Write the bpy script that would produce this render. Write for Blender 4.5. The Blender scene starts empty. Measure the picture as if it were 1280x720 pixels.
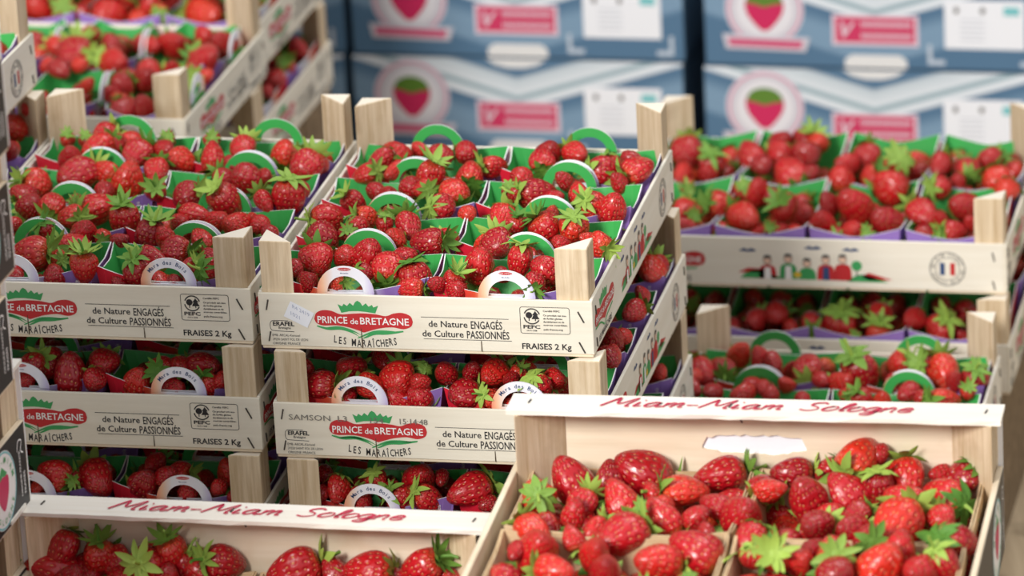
import bpy, bmesh, math, random
import numpy as np
from mathutils import Vector, Matrix
from mathutils.geometry import tessellate_polygon
random.seed(7); rng = np.random.default_rng(7)
S = bpy.context.scene
COL = S.collection
PI = math.pi

# ------------------------------------------------------------------ camera
F = 6300.0                      # focal length in pixels of a 1280 px wide frame
TH, RO = 0.3601, 0.0537         # pitch down, roll
ZC = 2.056                      # camera height above the floor
fwd = np.array([0, math.cos(TH), -math.sin(TH)]); rgt = np.array([1., 0, 0]); upv = np.cross(rgt, fwd)
CR = math.cos(RO)*rgt - math.sin(RO)*upv
CU = math.sin(RO)*rgt + math.cos(RO)*upv
cd = bpy.data.cameras.new('camera'); cam = bpy.data.objects.new('camera', cd); COL.objects.link(cam)
cam.matrix_world = Matrix(((CR[0], CU[0], -fwd[0], 0), (CR[1], CU[1], -fwd[1], 0), (CR[2], CU[2], -fwd[2], ZC), (0, 0, 0, 1)))
cd.sensor_width = 36; cd.lens = F/1280*36; cd.clip_start = .1; cd.clip_end = 60
cd.dof.use_dof = True; cd.dof.focus_distance = 4.42; cd.dof.aperture_fstop = 5.4
S.camera = cam

# ------------------------------------------------------------------ daylight
w = bpy.data.worlds.new('daylight'); S.world = w; w.use_nodes = True
bg = w.node_tree.nodes['Background']; bg.inputs[0].default_value = (.93, .96, 1, 1); bg.inputs[1].default_value = .60
def area(name, loc, target, size, power, color):
    l = bpy.data.lights.new(name, 'AREA'); l.shape = 'SQUARE'; l.size = size; l.energy = power; l.color = color
    o = bpy.data.objects.new(name, l); COL.objects.link(o); o.location = loc
    o.rotation_euler = (Vector(target) - Vector(loc)).to_track_quat('-Z', 'Y').to_euler()
    return o
area('key_light', (-1.75, 1.2, 2.55), (0.05, 4.3, .45), 1.0, 150, (1, .975, .935))  # area lamp added as soft key from front left, source unseen
area('rear_fill', (.9, 5.2, 3.6), (0.1, 5.0, .4), 1.6, 38, (1, .99, .97))  # overhead lamp added to brighten the rear crates and cartons

vs = S.view_settings
S.display_settings.display_device = 'sRGB'
vs.view_transform = 'Standard'; vs.look = 'None'; vs.gamma = 1; vs.use_curve_mapping = False; vs.exposure = 0.22

# ------------------------------------------------------------------ helpers
def nodes(m):
    nt = m.node_tree; return nt, nt.nodes, nt.links
def mat(name, col, rough=.6, spec=.5):
    m = bpy.data.materials.new(name); m.use_nodes = True
    b = m.node_tree.nodes['Principled BSDF']
    b.inputs['Base Color'].default_value = (*col, 1); b.inputs['Roughness'].default_value = rough
    b.inputs['Specular IOR Level'].default_value = spec
    return m
def s2l(r, g, b):
    f = lambda c: (c/255/12.92 if c/255 <= .04045 else ((c/255+.055)/1.055)**2.4)
    return (f(r), f(g), f(b))
def wood(name, c1, c2, axis, scale=60, rough=.65, bump=.3, rnd=.1, stain=None):
    """poplar veneer: grain stretched along one axis of the object"""
    m = mat(name, c1, rough, .25); nt, N, L = nodes(m); b = N['Principled BSDF']
    tc = N.new('ShaderNodeTexCoord'); mp = N.new('ShaderNodeMapping')
    sc = [scale, scale, scale]; sc[axis] = scale*.06; mp.inputs['Scale'].default_value = sc
    oi = N.new('ShaderNodeObjectInfo'); ad = N.new('ShaderNodeVectorMath'); ad.operation = 'ADD'
    ml = N.new('ShaderNodeMath'); ml.operation = 'MULTIPLY'; ml.inputs[1].default_value = 7
    L.new(oi.outputs['Random'], ml.inputs[0])
    L.new(tc.outputs['Object'], ad.inputs[0]); L.new(ml.outputs[0], ad.inputs[1]); L.new(ad.outputs[0], mp.inputs[0])
    n = N.new('ShaderNodeTexNoise'); n.inputs['Scale'].default_value = 3; n.inputs['Detail'].default_value = 6; n.inputs['Roughness'].default_value = .65
    L.new(mp.outputs[0], n.inputs['Vector'])
    r = N.new('ShaderNodeValToRGB'); r.color_ramp.elements[0].position = .3; r.color_ramp.elements[0].color = (*c2, 1)
    r.color_ramp.elements[1].position = .65; r.color_ramp.elements[1].color = (*c1, 1)
    L.new(n.outputs['Fac'], r.inputs[0])
    # slight tone difference from piece to piece
    hs = N.new('ShaderNodeHueSaturation'); mr = N.new('ShaderNodeMapRange'); mr.inputs['To Min'].default_value = 1-rnd; mr.inputs['To Max'].default_value = 1+rnd*.4
    L.new(oi.outputs['Random'], mr.inputs['Value']); L.new(mr.outputs[0], hs.inputs['Value']); L.new(r.outputs[0], hs.inputs['Color'])
    out = hs.outputs[0]
    if stain:
        n2 = N.new('ShaderNodeTexNoise'); n2.inputs['Scale'].default_value = 22; n2.inputs['Detail'].default_value = 3
        L.new(ad.outputs[0], n2.inputs['Vector'])
        r2 = N.new('ShaderNodeValToRGB'); r2.color_ramp.elements[0].position = .56; r2.color_ramp.elements[0].color = (0, 0, 0, 1)
        r2.color_ramp.elements[1].position = .78; r2.color_ramp.elements[1].color = (.6, .6, .6, 1); L.new(n2.outputs['Fac'], r2.inputs[0])
        mx = N.new('ShaderNodeMix'); mx.data_type = 'RGBA'; L.new(r2.outputs[0], mx.inputs['Factor']); L.new(out, mx.inputs['A']); mx.inputs['B'].default_value = (*stain, 1)
        out = mx.outputs['Result']
    L.new(out, b.inputs['Base Color'])
    bp = N.new('ShaderNodeBump'); bp.inputs['Strength'].default_value = bump; bp.inputs['Distance'].default_value = .0006
    L.new(n.outputs['Fac'], bp.inputs['Height']); L.new(bp.outputs[0], b.inputs['Normal'])
    return m

BOARD_X = wood('printed_veneer_x', s2l(240, 233, 216), s2l(230, 221, 202), 0, 30, .6, .15, .05)
BOARD_Y = wood('printed_veneer_y', s2l(240, 234, 220), s2l(231, 223, 206), 1, 30, .6, .15, .05)
RAW_X = wood('raw_veneer_x', s2l(240, 226, 202), s2l(226, 208, 180), 0, 26, .7, .25, .08, s2l(200, 176, 140))
RAW_Y = wood('raw_veneer_y', s2l(236, 221, 196), s2l(218, 198, 168), 1, 26, .7, .25, .08, s2l(200, 176, 140))
POST = wood('corner_post_wood', s2l(228, 208, 178), s2l(192, 166, 130), 2, 55, .8, .5, .14, s2l(158, 130, 96))
POSTTOP = mat('sawn_end_wood', s2l(238, 226, 208), .8, .2)
WHITE_LEDGE = wood('white_washed_veneer', s2l(246, 240, 230), s2l(235, 225, 210), 0, 26, .6, .2, .04)
KRAFT = wood('punnet_veneer', s2l(222, 196, 158), s2l(200, 168, 126), 0, 24, .65, .3, .1, s2l(180, 146, 104))
BLACKP = mat('black_print', s2l(34, 34, 38), .45)
INK = mat('black_ink', s2l(38, 36, 38), .6)
GREYINK = mat('grey_ink', s2l(105, 102, 98), .6)
REDP = mat('red_print', s2l(196, 44, 48), .5)
GREENP = mat('green_print', s2l(62, 160, 92), .5)
WHITEP = mat('white_print', s2l(245, 243, 240), .5)
CARMINE = mat('carmine_brush_ink', s2l(196, 40, 74), .55)
BLUEP = mat('blue_print', s2l(50, 76, 120), .5)
YELP = mat('yellow_print', s2l(226, 190, 60), .5)
SKINP = mat('peach_print', s2l(236, 200, 176), .5)
PAPER = mat('paper_label', s2l(238, 240, 246), .6)
STEEL = mat('staple_wire', s2l(92, 88, 84), .35, .6); STEEL.node_tree.nodes['Principled BSDF'].inputs['Metallic'].default_value = .7
SLIT = mat('dark_slit', s2l(92, 78, 62), .9, .1)
TEAL = mat('teal_print', s2l(120, 196, 200), .5)
PINK = mat('pink_print', s2l(206, 34, 92), .5)
PALEPINK = mat('pale_pink_print', s2l(232, 150, 176), .5)
LEAFP = mat('leaf_print', s2l(92, 132, 44), .5)

GREENIN = mat('green_card_inside', s2l(62, 172, 84), .42)
CARDEDGE = mat('white_card_edge', s2l(240, 240, 238), .6)
def print_card():
    m = mat('printed_card_outside', (1, 1, 1), .42); nt, N, L = nodes(m); b = N['Principled BSDF']
    tc = N.new('ShaderNodeTexCoord'); sp = N.new('ShaderNodeSeparateXYZ'); L.new(tc.outputs['Object'], sp.inputs[0])
    mr = N.new('ShaderNodeMapRange'); mr.inputs['From Min'].default_value = -.072; mr.inputs['From Max'].default_value = .072
    L.new(sp.outputs['X'], mr.inputs['Value'])
    r = N.new('ShaderNodeValToRGB'); cr = r.color_ramp; cr.elements[0].color = (*s2l(222, 36, 58), 1); cr.elements[0].position = .18
    cr.elements[1].color = (*s2l(152, 120, 196), 1); cr.elements[1].position = .74
    for p, c in ((.29, s2l(236, 90, 60)), (.36, s2l(246, 196, 160)), (.43, s2l(244, 242, 248)), (.62, s2l(240, 240, 250)), (.69, s2l(190, 172, 222))):
        e = cr.elements.new(p); e.color = (*c, 1)
    L.new(mr.outputs[0], r.inputs[0]); L.new(r.outputs[0], b.inputs['Base Color'])
    return m
CARDOUT = print_card()

def berry_material():
    m = mat('strawberry_skin', (.5, .01, .01), .28, .5); nt, N, L = nodes(m); b = N['Principled BSDF']
    at = N.new('ShaderNodeAttribute'); at.attribute_name = 'rest'      # (around, along, random)
    sp = N.new('ShaderNodeSeparateXYZ'); L.new(at.outputs['Vector'], sp.inputs[0])
    vo = N.new('ShaderNodeTexVoronoi'); vo.voronoi_dimensions = '2D'; vo.inputs['Scale'].default_value = 1; vo.inputs['Randomness'].default_value = .45
    cx = N.new('ShaderNodeCombineXYZ'); L.new(sp.outputs['X'], cx.inputs[0]); L.new(sp.outputs['Y'], cx.inputs[1]); L.new(cx.outputs[0], vo.inputs['Vector'])
    oi = N.new('ShaderNodeObjectInfo'); ad = N.new('ShaderNodeMath'); ad.operation = 'ADD'; L.new(oi.outputs['Random'], ad.inputs[0]); L.new(sp.outputs['Z'], ad.inputs[1])
    fr = N.new('ShaderNodeMath'); fr.operation = 'FRACT'; L.new(ad.outputs[0], fr.inputs[0])
    rr = N.new('ShaderNodeValToRGB'); cr = rr.color_ramp
    cr.elements[0].position = 0; cr.elements[0].color = (.34, .004, .010, 1)
    cr.elements[1].position = 1; cr.elements[1].color = (.66, .030, .014, 1)
    e = cr.elements.new(.5); e.color = (.50, .008, .014, 1)
    e = cr.elements.new(.8); e.color = (.58, .014, .014, 1)
    L.new(fr.outputs[0], rr.inputs[0])
    # paler orange shoulder near the calyx
    mr = N.new('ShaderNodeMapRange'); mr.inputs['From Min'].default_value = 2.9; mr.inputs['From Max'].default_value = .5
    L.new(sp.outputs['Y'], mr.inputs['Value'])
    fm = N.new('ShaderNodeMath'); fm.operation = 'MULTIPLY'; L.new(mr.outputs[0], fm.inputs[0])
    f2 = N.new('ShaderNodeMath'); f2.operation = 'MULTIPLY'; L.new(fr.outputs[0], f2.inputs[0]); f2.inputs[1].default_value = .7
    L.new(f2.outputs[0], fm.inputs[1])
    mx = N.new('ShaderNodeMix'); mx.data_type = 'RGBA'; L.new(fm.outputs[0], mx.inputs['Factor']); L.new(rr.outputs[0], mx.inputs['A']); mx.inputs['B'].default_value = (.80, .16, .035, 1)
    # seeds
    sd = N.new('ShaderNodeMapRange'); sd.inputs['From Min'].default_value = .17; sd.inputs['From Max'].default_value = .10; L.new(vo.outputs['Distance'], sd.inputs['Value'])
    sdm = N.new('ShaderNodeMath'); sdm.operation = 'MULTIPLY'; sdm.inputs[1].default_value = .62; L.new(sd.outputs[0], sdm.inputs[0])
    m2 = N.new('ShaderNodeMix'); m2.data_type = 'RGBA'; L.new(sdm.outputs[0], m2.inputs['Factor']); L.new(mx.outputs['Result'], m2.inputs['A']); m2.inputs['B'].default_value = (.72, .36, .12, 1)
    L.new(m2.outputs['Result'], b.inputs['Base Color'])
    h = N.new('ShaderNodeValToRGB'); c = h.color_ramp; c.interpolation = 'EASE'
    c.elements[0].position = .05; c.elements[0].color = (.55, .55, .55, 1); c.elements[1].position = .5; c.elements[1].color = (1, 1, 1, 1)
    e = c.elements.new(.17); e.color = (.1, .1, .1, 1)
    L.new(vo.outputs['Distance'], h.inputs[0])
    bp = N.new('ShaderNodeBump'); bp.inputs['Strength'].default_value = .85; bp.inputs['Distance'].default_value = .0011
    L.new(h.outputs[0], bp.inputs['Height']); L.new(bp.outputs[0], b.inputs['Normal'])
    b.inputs['Coat Weight'].default_value = .25; b.inputs['Coat Roughness'].default_value = .25
    return m
BERRY = berry_material()
def leaf_material():
    m = mat('calyx_green', s2l(120, 160, 50), .55, .3); nt, N, L = nodes(m); b = N['Principled BSDF']
    oi = N.new('ShaderNodeObjectInfo'); r = N.new('ShaderNodeValToRGB'); cr = r.color_ramp
    cr.elements[0].color = (*s2l(78, 128, 46), 1); cr.elements[1].color = (*s2l(160, 186, 84), 1)
    tc = N.new('ShaderNodeTexCoord'); n = N.new('ShaderNodeTexNoise'); n.inputs['Scale'].default_value = 140; L.new(tc.outputs['Object'], n.inputs['Vector'])
    a = N.new('ShaderNodeMath'); a.operation = 'MULTIPLY_ADD'; L.new(n.outputs['Fac'], a.inputs[0]); a.inputs[1].default_value = .8; 
    s = N.new('ShaderNodeMath'); s.operation = 'SUBTRACT'; L.new(oi.outputs['Random'], s.inputs[0]); s.inputs[1].default_value = .4
    L.new(s.outputs[0], a.inputs[2]); L.new(a.outputs[0], r.inputs[0]); L.new(r.outputs[0], b.inputs['Base Color'])
    return m
LEAF = leaf_material()

class MB:
    """collects faces for one mesh"""
    def __init__(s): s.v = []; s.f = []; s.m = []
    def add(s, vs, fs, mi=0):
        k = len(s.v); s.v += [tuple(v) for v in vs]; s.f += [tuple(i+k for i in f) for f in fs]; s.m += [mi]*len(fs)
    def box(s, x0, x1, y0, y1, z0, z1, mi=0, M=None):
        vs = [(x, y, z) for z in (z0, z1) for y in (y0, y1) for x in (x0, x1)]
        if M is not None: vs = [tuple(M @ Vector(v)) for v in vs]
        s.add(vs, [(0, 2, 3, 1), (4, 5, 7, 6), (0, 1, 5, 4), (2, 6, 7, 3), (0, 4, 6, 2), (1, 3, 7, 5)], mi)
    def prism(s, pts, z0, z1, mi=0, mtop=None, dz=None):
        n = len(pts); dz = dz or [0]*n
        vs = [(x, y, z0) for x, y in pts] + [(x, y, z1+d) for (x, y), d in zip(pts, dz)]
        k = len(s.v); s.add(vs, [(i, (i+1) % n, (i+1) % n+n, i+n) for i in range(n)] + [tuple(range(n))[::-1]], mi)
        s.f.append(tuple(k+n+i for i in range(n))); s.m.append(mi if mtop is None else mtop)
    def poly(s, pts, fn, mi=0):
        """flat polygon; fn maps 2-D to 3-D"""
        tri = tessellate_polygon([[Vector((x, y, 0)) for x, y in pts]])
        s.add([fn(x, y) for x, y in pts], [tuple(t) for t in tri], mi)
    def ribbon(s, pts, wd, fn, mi=0):
        n = len(pts); L = []; R = []
        for i, (x, y) in enumerate(pts):
            a = pts[max(i-1, 0)]; b = pts[min(i+1, n-1)]; dx, dy = b[0]-a[0], b[1]-a[1]; q = math.hypot(dx, dy) or 1
            ww = wd(i/(n-1)) if callable(wd) else wd
            L.append((x-dy/q*ww/2, y+dx/q*ww/2)); R.append((x+dy/q*ww/2, y-dx/q*ww/2))
        vs = [fn(*p) for p in L] + [fn(*p) for p in R]
        s.add(vs, [(i, i+1, n+i+1, n+i) for i in range(n-1)], mi)
    def tube(s, pts, r, n=5, mi=0):
        P = [Vector(p) for p in pts]; vs = []
        for i, p in enumerate(P):
            d = (P[min(i+1, len(P)-1)]-P[max(i-1, 0)]).normalized(); a = d.orthogonal().normalized(); b = d.cross(a)
            rr = r[i] if isinstance(r, (list, tuple)) else r
            vs += [p+(a*math.cos(2*PI*k/n)+b*math.sin(2*PI*k/n))*rr for k in range(n)]
        fs = [(i*n+k, i*n+(k+1) % n, (i+1)*n+(k+1) % n, (i+1)*n+k) for i in range(len(P)-1) for k in range(n)]
        fs += [tuple(range(n))[::-1], tuple(range((len(P)-1)*n, len(P)*n))]
        s.add(vs, fs, mi)
    def mesh(s, name, mats):
        me = bpy.data.meshes.new(name); me.from_pydata(s.v, [], s.f)
        for q in mats: me.materials.append(q)
        me.polygons.foreach_set('material_index', s.m); me.update(); return me
def obj(name, me, parent=None, loc=None, rot=None):
    o = bpy.data.objects.new(name, me); COL.objects.link(o); o.parent = parent
    if loc is not None: o.location = loc
    if rot is not None: o.rotation_euler = rot
    return o
def part(name, mb, mats, parent, **k):
    return obj(name, mb.mesh(name, mats if isinstance(mats, (list, tuple)) else [mats]), parent, **k)
def tag(o, label, cat, group=None):
    o['label'] = label; o['category'] = cat
    if group: o['group'] = group
    return o
KIDS = {}
def kids(o): return [c for c in COL.objects if c.parent == o]
def copy_tree(o, tree, parent=None):
    c = o.copy(); COL.objects.link(c); c.parent = parent
    for k, sub in tree: copy_tree(k, sub, c)
    return c
def tree_of(o): return [(k, tree_of(k)) for k in o.children]
def bevel(me, w=.0006, seg=1):
    bm = bmesh.new(); bm.from_mesh(me); bmesh.ops.bevel(bm, geom=bm.edges[:], offset=w, segments=seg, affect='EDGES', clamp_overlap=True); bm.to_mesh(me); bm.free(); return me

# text as flat geometry -----------------------------------------------------
_tc = {}
def glyphs(txt, size, sx=1, shear=0, bold=0, space=1):
    key = (txt, sx, shear, bold, space)
    if key not in _tc:
        c = bpy.data.curves.new('t', 'FONT'); c.body = txt; c.size = 1; c.shear = shear; c.resolution_u = 2; c.offset = bold; c.space_character = space
        o = bpy.data.objects.new('t', c); COL.objects.link(o); dg = bpy.context.evaluated_depsgraph_get()
        me = bpy.data.meshes.new_from_object(o.evaluated_get(dg))
        vs = [(v.co.x*sx, v.co.y) for v in me.vertices]; fs = [tuple(p.vertices) for p in me.polygons]
        bpy.data.objects.remove(o); bpy.data.curves.remove(c); bpy.data.meshes.remove(me)
        _tc[key] = (vs, fs)
    vs, fs = _tc[key]
    return [(x*size, y*size) for x, y in vs], fs
def text(mb, txt, x, y, size, fn, mi=0, width=None, align='l', rot=0, **k):
    vs, fs = glyphs(txt, size, **k)
    if not vs: return
    x0 = min(v[0] for v in vs); x1 = max(v[0] for v in vs)
    q = (width/(x1-x0)) if width else 1
    W = (x1-x0)*q; off = {'l': 0, 'c': -W/2, 'r': -W}[align]
    c, s_ = math.cos(rot), math.sin(rot); out = []
    for a, b in vs:
        a = (a-x0)*q+off; out.append(fn(x+a*c-b*s_, y+a*s_+b*c))
    mb.add(out, fs, mi)
def ell(cx, cy, rx, ry, n=24, a0=0, a1=2*PI):
    full = abs(a1-a0-2*PI) < 1e-6
    return [(cx+rx*math.cos(a0+(a1-a0)*i/(n if full else n-1)), cy+ry*math.sin(a0+(a1-a0)*i/(n if full else n-1))) for i in range(n)]
def rect(x0, y0, x1, y1): return [(x0, y0), (x1, y0), (x1, y1), (x0, y1)]
def spline(pts, k=6):
    P = [pts[0]] + list(pts) + [pts[-1]]; out = []
    for i in range(1, len(P)-2):
        p0, p1, p2, p3 = [np.array(q, float) for q in P[i-1:i+3]]
        for j in range(k):
            t = j/k; out.append(tuple(.5*((2*p1)+(-p0+p2)*t+(2*p0-5*p1+4*p2-p3)*t*t+(-p0+3*p1-3*p2+p3)*t**3)))
    out.append(tuple(pts[-1])); return out
CRATES = {  # kind, x, y, base height, turn, width, depth
    'M1': ('P', -0.0332, 4.3164, 0.4475, -0.224, 0.300, 0.400),
    'M2': ('P', -0.0257, 4.3069, 0.3465, -0.228, 0.300, 0.400),
    'M3': ('P', -0.0222, 4.3024, 0.2455, -0.220, 0.300, 0.400),
    'L1': ('P', -0.3313, 4.3938, 0.4475, -0.230, 0.300, 0.400),
    'L2': ('P', -0.3312, 4.3856, 0.3465, -0.224, 0.300, 0.400),
    'L3': ('P', -0.3333, 4.3775, 0.2455, -0.219, 0.300, 0.400),
    'J1': ('P', -0.6274, 4.4559, 0.4475, -0.234, 0.300, 0.400),
    'J0': ('P', -0.6401, 4.4712, 0.5485, -0.244, 0.300, 0.400),
    'J2': ('P', -0.6336, 4.4392, 0.3465, -0.234, 0.300, 0.400),
    'R1': ('Q', 0.3302, 4.8579, 0.2635, -0.234, 0.400, 0.300),
    'R1b': ('Q', 0.3301, 4.8424, 0.1625, -0.234, 0.400, 0.300),
    'R2': ('P', 0.2857, 4.4439, 0.1705, -0.224, 0.300, 0.400),
    'U1': ('Q', -0.4789, 5.0256, 0.3835, -0.244, 0.400, 0.300),
    'U2': ('Q', -0.4825, 4.9936, 0.2825, -0.244, 0.400, 0.300),
    'V1': ('Q', -0.4164, 5.3212, 0.3835, -0.244, 0.400, 0.300),
    'V2': ('Q', -0.4182, 5.2913, 0.2825, -0.244, 0.400, 0.300),
    'V0': ('Q', -0.4129, 5.3498, 0.4845, -0.244, 0.400, 0.300),
    'KR': ('K', 0.1520, 3.6602, 0.3510, -0.203, 0.408, 0.460),
    'KL': ('K', -0.2746, 3.6777, 0.2740, -0.234, 0.400, 0.460),
    'S4': ('K', -0.6707, 3.7459, 0.2780, -0.244, 0.400, 0.460),
    'S3': ('K', -0.6658, 3.7650, 0.4010, -0.244, 0.400, 0.460),
    'S2': ('K', -0.6678, 3.7356, 0.5240, -0.244, 0.400, 0.460),
    'S1': ('K', -0.6512, 3.6710, 0.6470, -0.244, 0.400, 0.460),
    'S0': ('K', -0.6413, 3.6126, 0.7700, -0.244, 0.400, 0.460),  # added above the visible stack to shade the left crates
}
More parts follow.
